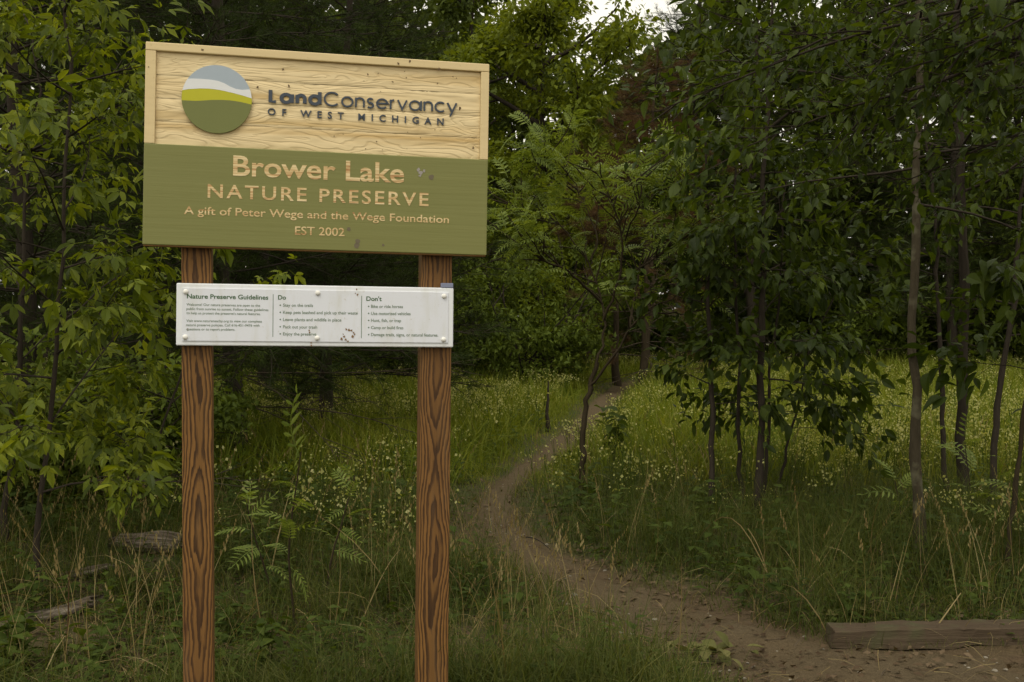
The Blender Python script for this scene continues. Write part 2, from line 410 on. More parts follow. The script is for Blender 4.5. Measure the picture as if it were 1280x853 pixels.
def flat(name, c, rough=.5, spec=.3, var=.12, sc=40):
    t = NT(name); n = t.noise(t.obj(), sc, 3)
    return t.finish(t.mix(t.math('MULTIPLY', n, var), c, tuple(x*.45 for x in c)), rough, t.bump(n, .1, .002), spec)
M['ground'] = m_ground(); M['path'] = m_path(); M['panel'] = m_pine_panel(); M['frame'] = m_frame(); M['green'] = m_green()
M['post'] = m_post(); M['timber'] = m_timber(); M['log'] = m_log()
M['white'] = m_white('white plastic board', (.74, .76, .79)); M['white_face'] = m_white('white printed face', (.69, .71, .77))
M['cap'] = flat('white screw cap', (.80, .79, .75), .35); M['ink_green'] = flat('dark green print', (.05, .115, .045), .5); M['ink_body'] = flat('small green print', (.13, .19, .12), .5)
M['slate'] = flat('slate blue lettering', (.055, .068, .09), .5, .3); M['carved'] = m_carved()
M['logo_sky'] = flat('logo pale blue', (.37, .43, .49), .5); M['logo_white'] = flat('logo white', (.72, .73, .74), .5)
M['logo_lime'] = flat('logo lime', (.47, .45, .022), .5); M['logo_green'] = flat('logo green', (.165, .18, .055), .5)
M['mud'] = flat('dried mud', (.26, .16, .08), .9, .1, .6); M['dark_speck'] = flat('dark brown speck', (.13, .085, .05), .9, .1)
M['tape'] = flat('blue grey tape', (.21, .23, .33), .5); M['pebble'] = flat('pale pebble', (.27, .24, .19), .8, .2, .6, 9)
M['brown_edge'] = flat('raw board edge', (.24, .13, .05), .8, .1, .5)

# ------------------------------------------------------------------ ground and path
PATH_PX = [(1500, 925, 1.2), (1300, 885, 1.0), (1120, 858, .80), (980, 830, .55), (850, 783, .38), (740, 732, .32), (672, 695, .24), (638, 664, .17), (617, 635, .17), (624, 612, .17), (652, 590, .17),
           (682, 572, .21), (705, 552, .21), (731, 532, .22), (746, 511, .25), (766, 491, .26), (792, 476, .30)]
PATH = np.array([(*px2g(a, b), w) for a, b, w in PATH_PX])
PATH = np.vstack([[4.8, 3.6, 1.3], PATH]); PATH[1] = (3.2, 4.2, 1.2)
PATH = np.vstack([PATH, [PATH[-1][0]+3.5, PATH[-1][1]+2.5, .2]])
def dense_path():
    t = np.arange(len(PATH)); tt = np.linspace(0, len(PATH)-1, 420)
    P = np.stack([np.interp(tt, t, PATH[:, k]) for k in range(3)], -1)
    for _ in range(50): P[1:-1] = (P[:-2]+P[2:]+2*P[1:-1])/4
    return P
DP = dense_path()
def path_d(x, y):
    """signed distance (m) to the edge of the path, negative on it"""
    x = np.asarray(x, float).ravel(); y = np.asarray(y, float).ravel(); out = np.full(len(x), 1e9)
    for i in range(0, len(DP), 2):
        d = np.hypot(x-DP[i, 0], y-DP[i, 1])-DP[i, 2]; out = np.minimum(out, d)
    return out
def grid(xs, ys, zf):
    X, Y = np.meshgrid(xs, ys); nx, ny = len(xs), len(ys)
    V = np.stack([X, Y, zf(X, Y)], -1).reshape(-1, 3)
    i = (np.arange(ny-1)[:, None]*nx+np.arange(nx-1)[None]).ravel()
    return V, np.stack([i, i+1, i+nx+1, i+nx], -1)
xs = np.concatenate([-np.geomspace(400, 8.2, 18), np.linspace(-8, 8, 161), np.geomspace(8.2, 400, 18)])
ys = np.concatenate([-np.geomspace(400, 1, 12), np.linspace(0, 16, 161), np.geomspace(16.3, 60, 60), np.geomspace(64, 900, 14)])
V, F = grid(xs, ys, lambda X, Y: gz(X, Y)-.035*smooth(1-(path_d(X, Y).reshape(X.shape)+.1)/.25))
gme = make_mesh('ground', V, [F], True, [M['ground']]); at_ = gme.attributes.new('earth', 'FLOAT', 'POINT')
_d2 = path_d(V[:, 0], V[:, 1]); _e = np.clip(smooth(1-(_d2+.05)/(.12+.45*smooth((8.5-V[:, 1])/2.5)))+.9*smooth(1-(V[:, 1]-5.2)/.9)*smooth((V[:, 0]+.2)/.6)+.8*np.exp(-((V[:, 0]+2.7)/1.2)**2-((V[:, 1]-5.5)/.9)**2)+.9*np.exp(-((V[:, 0]+.42)/.32)**2-((V[:, 1]-8.6)/1.4)**2)+.7*np.exp(-((V[:, 0]-.1)/.9)**2-((V[:, 1]-5.4)/.6)**2), 0, 1)
at_.data.foreach_set('value', _e.astype(np.float32)); link('ground', gme, kind='structure')
def build_path():
    T = np.gradient(DP[:, :2], axis=0); T = norm(T); N = np.stack([-T[:, 1], T[:, 0]], -1)
    us = np.linspace(-1, 1, 15); V = []
    for i in range(len(DP)):
        for u in us:
            e = 1+.38*vnoise(i*.22, np.sign(u)*3, 1, 5)*abs(u)
            p = DP[i, :2]+N[i]*u*DP[i, 2]*e
            V.append((p[0], p[1], float(gz(*p))-.035+.012-.022*abs(u)**4+.018*float(vnoise(p[0], p[1], .28, 9))+.010*float(vnoise(p[0], p[1], .11, 10))))
    n = len(us); i = (np.arange(len(DP)-1)[:, None]*n+np.arange(n-1)[None]).ravel()
    link('path', make_mesh('path', V, [np.stack([i, i+n, i+n+1, i+1], -1)], True, [M['path']]), kind='structure')
build_path()

# ------------------------------------------------------------------ the sign
YAW = .2
def Msign(c, roll):
    m = Matrix.Translation(Vector(c)+Vector((0, 0, CAMZ)))@Matrix.Rotation(YAW, 4, 'Z')@Matrix.Rotation(roll, 4, 'Y')
    return m
MS = Msign((-.6756, 3.9647, .671), .0162); MG = Msign((-.6885, 3.978, .089), .00825)
def loc_uv(Mx, px, py):
    """a pixel of the photograph, in the board's own x and z"""
    d = Vector(((px-CX)/FPX, 1, (CY-py)/FPX)); o = Vector((0, 0, CAMZ)); inv = Mx.inverted()
    o2 = inv@o; d2 = inv.to_3x3()@d; t = -o2.y/d2.y; p = o2+d2*t; return p.x, p.z
def bevel_mod(o, w=.003, s=2):
    m = o.modifiers.new('bevel', 'BEVEL'); m.width = w; m.segments = s; m.limit_method = 'ANGLE'; m.angle_limit = R_(40); return o
sign = empty('preserve_sign', (0, 0, 0), 'large wooden nature preserve sign, pale wood above green, on two posts beside the trail', 'sign')
sbase = MS@Vector((0, .09, 0)); sign.location = (sbase.x, sbase.y, float(gz(sbase.x, sbase.y)))
def sub(o, Mx, root):
    o.parent = root; o.matrix_local = Matrix.Translation(-root.location)@Mx; return o
SW, SH, ST = 1.2, .698, .045
FL = loc_uv(MS, 194, 130)[0]; FR = loc_uv(MS, 601, 130)[0]; FT = loc_uv(MS, 400, 76.5)[1]; GZ = loc_uv(MS, 400, 189.5)[1]
x0, x1, z0, z1 = -SW/2, SW/2, -SH/2, SH/2
def boxo(name, a, b, mat, Mx, root, bev=.003):
    o = MB().box(a, b).build(name, mat); sub(o, Mx, root)
    if bev: bevel_mod(o, bev)
    return o
boxo('frame_rail', (x0, 0, FT), (x1, ST, z1), M['frame'], MS, sign)
boxo('frame_stile', (x0, 0.0005, GZ), (FL, ST, FT-.0005), M['frame'], MS, sign, .002)
boxo('frame_stile', (FR, 0.0005, GZ), (x1, ST, FT-.0005), M['frame'], MS, sign, .002)
# recessed sandblasted planks, relief cut into the mesh
npl = 4; hp = (FT-GZ)/npl
def plank_mesh(k):
    za, zb = GZ+k*hp+.0006, GZ+(k+1)*hp-.0006
    us = np.linspace(FL+.0005, FR-.0005, 60); ws = np.linspace(za, zb, 9)
    X, Z = np.meshgrid(us, ws)
    y = .0125+.0016*vnoise(X, Z, .012, 20+k)+.0012*vnoise(X*.1, Z, .008, 30+k); y[0] += .002; y[-1] += .002
    V = np.stack([X, y, Z], -1).reshape(-1, 3); nx = 60
    i = (np.arange(8)[:, None]*nx+np.arange(nx-1)[None]).ravel()
    F1 = np.stack([i, i+1, i+nx+1, i+nx], -1)
    n = len(V); V = np.vstack([V, [(us[0], ST-.004, za), (us[-1], ST-.004, za), (us[-1], ST-.004, zb), (us[0], ST-.004, zb)]])
    return V, [F1, np.array([(n, n+3, n+2, n+1)])]
for k in range(npl):
    V, F = plank_mesh(k); sub(link('plank', make_mesh('plank', V, F, True, [M['panel']])), MS, sign)
boxo('green_board', (x0, -.001, z0), (x1, ST-.002, GZ-.0005), M['green'], MS, sign)
boxo('raw_edge', (x0+.002, .004, z0-.004), (x1-.002, ST-.004, z0+.002), M['brown_edge'], MS, sign, 0)
boxo('back_panel', (x0+.005, ST-.0039, GZ-.01), (x1-.005, ST-.0005, z1-.005), M['brown_edge'], MS, sign, 0)

def text_mesh(s, bold=0.0, spacing=1.0, align='LEFT', ext=.002, shear=0):
    cu = bpy.data.curves.new('t', 'FONT'); cu.body = s; cu.size = 1; cu.resolution_u = 4; cu.offset = bold; cu.space_character = spacing
    o = bpy.data.objects.new('t', cu); COL.objects.link(o)
    dg = bpy.context.evaluated_depsgraph_get(); me = bpy.data.meshes.new_from_object(o.evaluated_get(dg))
    bpy.data.objects.remove(o); n = len(me.vertices); co = np.zeros(n*3); me.vertices.foreach_get('co', co); co = co.reshape(-1, 3)
    me.calc_loop_triangles(); tr = np.zeros(len(me.loop_triangles)*3, np.int32); me.loop_triangles.foreach_get('vertices', tr); tr = tr.reshape(-1, 3)
    return co, tr
def solidify(co2, tr, y_front, depth):
    """2d outline (x,z) -> prism along y"""
    n = len(co2); V = np.zeros((2*n, 3)); V[:n, 0] = co2[:, 0]; V[:n, 2] = co2[:, 1]; V[:n, 1] = y_front
    V[n:] = V[:n]; V[n:, 1] += depth
    from collections import Counter
    E = np.concatenate([tr[:, [0, 1]], tr[:, [1, 2]], tr[:, [2, 0]]]); key = {}
    for a, b in E: key[(a, b)] = 1
    side = [(b, a, a+n, b+n) for a, b in key if (b, a) not in key]
    return V, [tr, tr[:, ::-1]+n] if depth == 0 else [tr, np.array(side)]
def text_line(s, Mx, root, p0, p1, cap, mat, name, bold=0.0, spacing=1.0, y=0., depth=.003, xh=None, ref='H'):
    """baseline from pixel p0 to pixel p1, capital height in photo pixels"""
    a = loc_uv(Mx, *p0); b = loc_uv(Mx, *p1)
    co, tr = text_mesh(s, bold, spacing)
    rc, _ = text_mesh(ref, bold); chh = rc[:, 1].max()-rc[:, 1].min()
    w = co[:, 0].max()-co[:, 0].min(); sx = (b[0]-a[0])/w
    mm = loc_uv(Mx, p0[0], p0[1]-cap); sz = (mm[1]-a[1])/chh
    X = a[0]+(co[:, 0]-co[:, 0].min())*sx; tilt = (b[1]-a[1])/(b[0]-a[0])
    Z = a[1]+co[:, 1]*sz+(X-a[0])*tilt
    P2 = np.stack([X, Z], -1)
    if name == 'letter':
        par = np.arange(len(P2))
        def find(i):
            while par[i] != i: par[i] = par[par[i]]; i = par[i]
            return i
        for a_, b_, c_ in tr: par[find(a_)] = find(b_); par[find(b_)] = find(c_)
        lab = np.array([find(i) for i in tr[:, 0]])
        for L_ in np.unique(lab):
            t3 = tr[lab == L_]; ids, inv = np.unique(t3, return_inverse=True)
            V, F = solidify(P2[ids], inv.reshape(-1, 3), y, depth); sub(link('letter', make_mesh('letter', V, F, False, [mat])), Mx, root)
        return
    V, F = solidify(P2, tr, y, depth)
    o = link(name, make_mesh(name, V, F, False, [mat])); sub(o, Mx, root); return o
def strokes(paths, w, a, b, cap, Mx, root, mat, name, y, depth):
    pass
# geometric sans lettering drawn with strokes (round pen), unit = x-height 1
def arc(cx, cy, r, a0, a1, n=18, ry=None):
    t = np.radians(np.linspace(a0, a1, n)); return [(cx+r*cos(q), cy+(ry or r)*sin(q)) for q in t]
GL = {
 'C': ([arc(.78, .70, .70, 42, 318, 26)], 1.40), 'o': ([arc(.5, .5, .5, 0, 360, 28)], 1.0),
 'n': ([[(0, 0), (0, 1)], arc(.38, .60, .38, 180, 0, 14)+[(.76, 0)]], .76),
 's': ([arc(.30, .75, .25, 35, 270, 14, .24)+arc(.30, .26, .27, 90, -145, 14, .25)], .60),
 'e': ([[(.02, .52), (.98, .52)]+arc(.5, .5, .49, 2, 318, 26)], 1.0),
 'r': ([[(0, 0), (0, 1)], arc(.36, .62, .36, 180, 95, 8)], .38),
 'v': ([[(0, 1), (.42, 0.02), (.84, 1)]], .84), 'a': ([arc(.49, .5, .49, 0, 360, 28), [(1.08, -.02), (1.08, 1.02)]], 1.08),
 'c': ([arc(.5, .5, .5, 48, 312, 24)], .86), 'y': ([[(0, 1), (.44, .04)], [(.88, 1), (.28, -.45)]], .88),
 'L': ([[(0, 1.42), (0, .03), (.55, .03)]], .58), 'd': ([arc(.5, .5, .5, 0, 360, 28), [(1.0, 0), (1.0, 1.5)]], 1.0)}
def stroke_text(s, pen, gap, Mx, root, p0, p1, capp, mat, name, y, depth):
    shapes = []; own = []; x = pen/2
    for ch in s:
        ps, w = GL[ch]
        for p in ps: shapes.append((len(own), np.array(p)*[1-pen, 1]+[x, 0]))
        own.append(MB())
        x += w*(1-pen)+gap+pen
    tot = x-gap-pen/2
    a = loc_uv(Mx, *p0); b = loc_uv(Mx, *p1); mm = loc_uv(Mx, p0[0], p0[1]-capp)
    sx = (b[0]-a[0])/tot; sz = (mm[1]-a[1])/1.45; tilt = (b[1]-a[1])/(b[0]-a[0]); mb = MB()
    for k, (oi, P) in enumerate(shapes):
        mb = own[oi]
        closed = np.hypot(*(P[0]-P[-1])) < 1e-6
        Q = P.copy(); Q[:, 1] = pen/2+Q[:, 1]*(1-pen)
        T = np.gradient(Q, axis=0)
        if closed: T[0] = T[-1] = Q[1]-Q[-2]
        T = norm(T); N = np.stack([-T[:, 1], T[:, 0]], -1)
        # mitre correction at corners
        sc = np.ones(len(Q))
        for i in range(1, len(Q)-1):
            t1 = norm(Q[i]-Q[i-1]); sc[i] = 1/max(.45, abs(float(np.dot(t1, T[i]))))
        A = Q+N*(pen/2*sc)[:, None]; B = Q-N*(pen/2*sc)[:, None]
        n = len(Q); V = []
        for arr, yy in ((A, y), (B, y), (A, y+depth), (B, y+depth)):
            X = a[0]+arr[:, 0]*sx; V.append(np.stack([X, np.full(n, yy-.0002*(k % 3)), a[1]+arr[:, 1]*sz+(X-a[0])*tilt], -1))
        V = np.concatenate(V); i = np.arange(n-1)
        Fq = np.concatenate([np.stack([i, i+1, n+i+1, n+i], -1), np.stack([i, 2*n+i, 2*n+i+1, i+1], -1), np.stack([n+i, n+i+1, 3*n+i+1, 3*n+i], -1)])
        ends = np.array([(0, n, 3*n, 2*n), (n-1, 2*n+n-1, 3*n+n-1, n+n-1)]); mb.add(V, [np.concatenate([Fq, ends])])
    for mb in own: sub(mb.build(name, mat), Mx, root)
stroke_text('Land', .275, .10, MS, sign, (335.5, 128.3), (402, 132.0), 20.5, M['slate'], 'letter', .0075, .007)
stroke_text('Conservancy', .15, .12, MS, sign, (403.5, 132.0), (572, 141.2), 20.0, M['slate'], 'letter', .0075, .007)
text_line('OF WEST MICHIGAN', MS, sign, (334.5, 143), (555, 155.8), 8.6, M['slate'], 'letter', .016, 2.1, .008, .0065)
text_line('Brower Lake', MS, sign, (291.3, 219.3), (505, 228.6), 25.3, M['carved'], 'letter', .016, 1.0, -.0022, .003)
text_line('NATURE PRESERVE', MS, sign, (259.5, 247), (535.5, 257.8), 17.0, M['carved'], 'letter', .012, 1.22, -.0022, .003)
text_line('A gift of Peter Wege and the Wege Foundation', MS, sign, (230, 267.7), (561, 279.2), 9.8, M['carved'], 'lettering', .008, 1.0, -.0022, .003)
text_line('EST 2002', MS, sign, (368.7, 293.4), (430.5, 295.4), 10.2, M['carved'], 'letter', .008, 1.0, -.0022, .003)
# round emblem: four bands cut from one disc, each its own piece
lc = loc_uv(MS, 271, 123.9); lr = (loc_uv(MS, 314.9, 125.5)[0]-loc_uv(MS, 227, 122)[0])/2
def band_fn(pts): xs_, ys_ = zip(*[((a-592)/234, (446-b)/221) for a, b in pts]); return lambda x: np.interp(x, xs_, ys_)
b1 = band_fn([(358, 340), (390, 325), (440, 321), (500, 321), (560, 323), (600, 328), (640, 340), (680, 360), (720, 373), (760, 376), (826, 368)])
b2 = band_fn([(358, 402), (400, 392), (480, 383), (540, 381), (600, 384), (700, 400), (760, 412), (826, 428)])
b3 = band_fn([(358, 466), (450, 465), (510, 459), (560, 453), (620, 449), (680, 449), (750, 455), (826, 469)])
logo = link('emblem', None, None); logo.empty_display_size = .05; sub(logo, MS@Matrix.Translation((lc[0], .0, lc[1])), sign)
def logo_band(top, bot, mat, name, y):
    xx = np.sin(np.linspace(-pi/2, pi/2, 61)); circ = np.sqrt(np.clip(1-xx**2, 0, None))
    t = np.clip(top(xx), -circ, circ) if top else circ; b = np.clip(bot(xx), -circ, circ) if bot else -circ
    n = len(xx); V = np.zeros((4*n, 3)); 
    for k, (arr, yy) in enumerate(((t, y), (b, y), (t, .014), (b, .014))):
        V[k*n:(k+1)*n, 0] = xx*lr; V[k*n:(k+1)*n, 2] = arr*lr; V[k*n:(k+1)*n, 1] = yy
    i = np.arange(n-1)
    F = np.concatenate([np.stack([n+i, n+i+1, i+1, i], -1), np.stack([i, i+1, 2*n+i+1, 2*n+i], -1), np.stack([n+i, 3*n+i, 3*n+i+1, n+i+1], -1)])
    o = link(name, make_mesh(name, V, [F], False, [mat])); o.parent = logo; return o
logo_band(None, b1, M['logo_sky'], 'blue_band', .0035); logo_band(b1, b2, M['logo_white'], 'white_band', .0028)
logo_band(b2, b3, M['logo_lime'], 'lime_band', .0032); logo_band(b3, None, M['logo_green'], 'green_band', .0030)
# splashed specks and stains
def splat(mb, u, v, r, y, seed, n=9, spiky=.5):
    g = np.random.default_rng(seed); a = np.linspace(0, 2*pi, n, endpoint=False)
    rr = r*(1-spiky*g.random(n)); V = [(u, y, v)]+[(u+rr[i]*cos(a[i]), y, v+rr[i]*sin(a[i])) for i in range(n)]
    mb.add(V, [np.array([(0, 1+i, 1+(i+1) % n) for i in range(n)])])
mb = MB()
for k, (a, b, r) in enumerate([(512, 77.5, 3.2), (498, 79.5, 3.2), (549, 86.5, 3.0), (253, 62.5, 2.4), (186, 84, 1.8), (575.5, 136, 3.6), (566, 96, 1.5)]):
    u, v = loc_uv(MS, a, b); splat(mb, u, v, r*.0029*.8, -.0009, k, 11, .8)
for k, (a, b, r) in enumerate([(460, 92.5, 2.6), (473, 91.5, 1.8), (491, 102, 2.4), (508, 97, 1.5), (547, 104, 1.8), (455, 101, 1.4), (506, 89, 1.4), (571, 97.5, 1.5),
        (476, 114, 1.3), (534, 114, 1.5), (354, 86, 3.0), (322, 109, 3), (361, 107, 2.6), (429, 167.5, 1.5), (471, 177, 1.6), (526, 172, 1.6), (544, 162, 1.6), (510, 165, 1.2), (592, 184.5, 2.6),
        (418, 170, 1.4), (457, 186, 1.5), (478, 187, 1.4), (509, 186, 1.4)]):
    u, v = loc_uv(MS, a, b); splat(mb, u, v, r*.0029*.8, .0068, 40+k, 9, .75)
sub(mb.build('dark_specks', M['dark_speck'], kind='stuff'), MS, sign)
mb = MB()
for k, (a, b, r) in enumerate([(523, 212, 3.2), (526, 216, 3.4), (530, 214, 2.2), (525, 220, 2.2)]):
    u, v = loc_uv(MS, a, b); splat(mb, u, v, r*.0029, -.0018-.0002*k, 70+k, 9, .6)
sub(mb.build('pale_droppings', flat('pale dropping', (.33, .30, .28), .9)), MS, sign)
MSTN = flat('faint mauve stain', (.155, .13, .085), .9)
for k, (a, b, r) in enumerate([(539, 222, 4), (446, 307, 4), (436, 286.5, 3), (447, 302, 3.5), (479, 306.5, 2)]):
    u, v = loc_uv(MS, a, b); mb = MB(); splat(mb, u, v, r*.0029, -.0018, 80+k, 11, .35); sub(mb.build('faint_stain', MSTN), MS, sign)

# posts
PF = ST                                         # the posts' front faces touch the back of the board
def post(pxl0, pyl0, pxr0, pxl1, pyl1, pxr1, wd, dp):
    MP = MS@Matrix.Translation((0, PF, 0))
    a = loc_uv(MP, pxl0, pyl0); b = loc_uv(MP, pxr0, pyl0); c = loc_uv(MP, pxl1, pyl1); d = loc_uv(MP, pxr1, pyl1)
    top = z1-.06; tm = ((a[0]+b[0])/2, a[1]); bm = ((c[0]+d[0])/2, c[1]); k = (bm[0]-tm[0])/(bm[1]-tm[1])
    cx_ = tm[0]+k*(0-tm[1]); w = ((b[0]-a[0])+(d[0]-c[0]))/2
    o = MB().box((-w/2, 0, -2.6), (w/2, dp, top)).build('post', M['post'])
    Mx = MP@Matrix.Translation((cx_, 0, 0))@Matrix.Rotation(math.atan(k), 4, 'Y')
    sub(o, Mx, sign); bevel_mod(o, .004); return o
post(226.5, 320, 264.5, 228.5, 850, 266.5, .1, .09)
post(527, 330, 565, 521.5, 850, 560.5, .1, .09)

# guidelines board
gb = empty('guidelines_board', (0, 0, 0), 'small white printed guidelines board screwed across both posts under the large sign', 'sign')
gc = MG@Vector((0, .015, 0)); gb.location = gc
GW, GH = .97, .2166
boxo('backing_board', (-GW/2, 0, -GH/2), (GW/2, .0290, GH/2), M['white'], MG, gb, .004)
f0 = loc_uv(MG, 228, 360); f1 = loc_uv(MG, 560, 429)
boxo('printed_face', (f0[0], -.004, f1[1]), (f1[0], .001, f0[1]), M['white_face'], MG, gb, .0012)
YF = -.0046
def capo(a, b):
    u, v = loc_uv(MG, a, b); me = M['cap']; mb = MB(); n = 14; r = .0095; V = []; F = []
    rings = [(r, 0), (r*.95, -.003), (r*.7, -.0062), (r*.3, -.0078)]
    for rr, yy in rings: V += [(rr*cos(2*pi*i/n), yy, rr*sin(2*pi*i/n)) for i in range(n)]
    V.append((0, -.008, 0)); q = [(k*n+i, k*n+(i+1) % n, (k+1)*n+(i+1) % n, (k+1)*n+i) for k in range(3) for i in range(n)]
    t_ = [(3*n+i, 3*n+(i+1) % n, 4*n) for i in range(n)]
    o = link('screw_cap', make_mesh('screw_cap', V, [np.array(q), np.array(t_)], True, [me])); sub(o, MG@Matrix.Translation((u, -.004, v)), gb)
for a, b in [(232.4, 365), (231.7, 421.6), (397.2, 366.6), (396.4, 423), (554.9, 370.5), (554.2, 424.8)]: capo(a, b)
def gl(s, p0, p1, cap, name, bold=.0): return text_line(s, MG, gb, p0, p1, cap, M['ink_green' if name == 'heading' else 'ink_body'], name, bold, 1.0, YF, .0004)
gl('Nature Preserve Guidelines', (233.8, 373.2), (335.4, 374.8), 5.8, 'heading', .02)
gl('Do', (347.6, 374.6), (357.4, 374.7), 5.6, 'heading', .02)
gl("Don't", (457.8, 376.2), (477, 376.5), 5.6, 'heading', .02)
body = [('Welcome! Our nature preserves are open to the', (233.2, 382.3), (325, 383.7)), ('public from sunrise to sunset. Follow these guidelines', (233.2, 387.6), (335.5, 389.1)),
 ('to help us protect the preserve\'s natural features.', (233.2, 392.9), (325.8, 394.2)), ('Visit www.naturenearby.org to view our complete', (233, 402.6), (327.3, 403.5)),
 ('nature preserve policies. Call 616-451-9476 with', (233, 407.8), (324.6, 408.6)), ('questions or to report problems.', (233, 413.1), (294, 413.6))]
for s, a, b in body: gl(s, a, b, 3.1, 'body_text', .004)
do = [('Stay on the trails', 383.6, 391.2), ('Keep pets leashed and pick up their waste', 392.5, 447), ('Leave plants and wildlife in place', 401.4, 426.5), ('Pack out your trash', 410.6, 396.4), ('Enjoy the preserve', 419.4, 395.2)]
for s, y_, xe in do:
    gl(s, (353.8, y_), (xe, y_+(xe-353.8)*.010), 3.9, 'body_text', .008)
dont = [('Bike or ride horses', 385.1, 503.4), ('Use motorized vehicles', 393.9, 513), ('Hunt, fish, or trap', 402.6, 501.2), ('Camp or build fires', 411.5, 504), ('Damage trails, signs, or natural features.', 420.3, 547.6)]
for s, y_, xe in dont:
    gl(s, (463.7, y_), (xe, y_+(xe-463.7)*.008), 3.9, 'body_text', .008)
mb = MB()
for x_, ys_ in ((350.3, [381.8, 390.6, 399.6, 408.7, 417.6]), (460.7, [383.2, 392, 400.8, 409.7, 418.5])):
    for y_ in ys_:
        u, v = loc_uv(MG, x_, y_); splat(mb, u, v, .0026, YF, 1, 8, 0)
sub(mb.build('bullet_points', M['ink_green'], kind='stuff'), MG, gb)
for (a, b), (c, d) in (((341.5, 368), (340.8, 421.5)), ((452, 370), (451.8, 423))):
    p, q = loc_uv(MG, a, b), loc_uv(MG, c, d); boxo('divider_line', (p[0]-.0009, YF, q[1]), (p[0]+.0009, YF+.0005, p[1]), M['ink_green'], MG, gb, 0)
def stain(pts, r, seed, name='mud_stain'):
    mb = MB(); g = np.random.default_rng(seed)
    for k, (a, b) in enumerate(pts):
        u, v = loc_uv(MG, a, b); splat(mb, u, v, r*g.uniform(.6, 1.3)*.0029, YF-.0003-.00015*k, seed+k, 9, .7)
    sub(mb.build(name, M['mud']), MG, gb)
stain([(433, 412), (436, 412.5), (439, 413.5), (442, 416), (443, 418), (441, 421), (429, 418), (430, 421), (427, 424), (432, 425), (435, 427)], 2.0, 7)
stain([(445.5, 362), (447, 368.5), (444, 367)], 1.8, 30)
stain([(386.5, 413), (387, 416), (389, 432), (389, 429)], 1.4, 50)
stain([(234.5, 411.5), (235, 413)], 1.3, 60)
tp = loc_uv(MG, 559, 357); boxo('blue_tape', (tp[0]-.022, -.001, GH/2+.0005), (tp[0]+.022, .02, GH/2+.017), M['tape'], MG, gb, .001)

# ------------------------------------------------------------------ timber edging and logs
tb = px2g(1045, 806)
def timber():
    L = 2.6; dp, h = .16, .093; n = 40
    prof = [(0, 0), (0, h-.012), (.012, h), (dp-.012, h), (dp, h-.012), (dp, 0)]
    V = []; g = np.random.default_rng(3)
    for i in range(n+1):
        x = L*i/n; 
        for k, (y_, z_) in enumerate(prof):
            j = .009*vnoise(x*5, k*5., 1, 3)+.003*g.normal(); V.append((x+(0 if i not in (0, n) else .01*g.normal()), y_+j, z_+j))
    m = len(prof); q = [(i*m+k, (i+1)*m+k, (i+1)*m+k+1, i*m+k+1) for i in range(n) for k in range(m-1)]
    me = make_mesh('timber_edging', V, [np.array(q), np.array([tuple(range(m))[::1]]), np.array([tuple(n*m+k for k in range(m))[::-1]])], False, [M['timber']])
    o = link('timber_edging', me); o.location = (tb[0], tb[1], float(gz(*tb))-.020); o.rotation_euler = (0, 0, -.005+math.atan2(px2g(1275, 804)[1]-tb[1], px2g(1275, 804)[0]-tb[0]))
    tag(o, 'long weathered squared timber lying at the path edge in the lower right corner', 'timber'); return o
timber()
def log(p, L, r, rz, label, seed, tilt=0.0, sink=.3, broken=.5):
    g = np.random.default_rng(seed); n, m = 26, 14; V = []
    for i in range(n):
        x = L*(i/(n-1)-.5); rr = r*(1-.45*abs(i/(n-1)-.5)**1.5)*(1 if 0 < i < n-1 else broken)
        for k in range(m):
            a = 2*pi*k/m; q = rr*(1+.34*vnoise(a*1.6, x*5.0, 1, seed)+.22*vnoise(a*5, x*2.2, 1, seed+3))
            V.append((x+(.05*g.normal() if i in (0, n-1) else 0), q*cos(a), q*.75*sin(a)))
    q = [(i*m+k, i*m+(k+1) % m, (i+1)*m+(k+1) % m, (i+1)*m+k) for i in range(n-1) for k in range(m)]
    me = make_mesh('fallen_log', V, [np.array(q), np.array([tuple(range(m))[::-1]]), np.array([tuple((n-1)*m+k for k in range(m))])], True, [M['log']])
    o = link('fallen_log', me); o.location = (p[0], p[1], float(gz(*p))+r*sink); o.rotation_euler = (0, tilt, rz)
    return tag(o, label, 'log', 'weathered fallen logs in the left grass')
log(px2g(188, 690), .44, .095, .12, 'short weathered grey log lying in the weeds left of the left post', 5, .06, .55)
log(px2g(52, 775), .55, .055, .75, 'split pale log slanting among weeds at the far left', 8, -.12, .2)
log(px2g(95, 725), .40, .035, .5, 'thin grey broken branch piece above the split pale log', 12, -.15, .6)

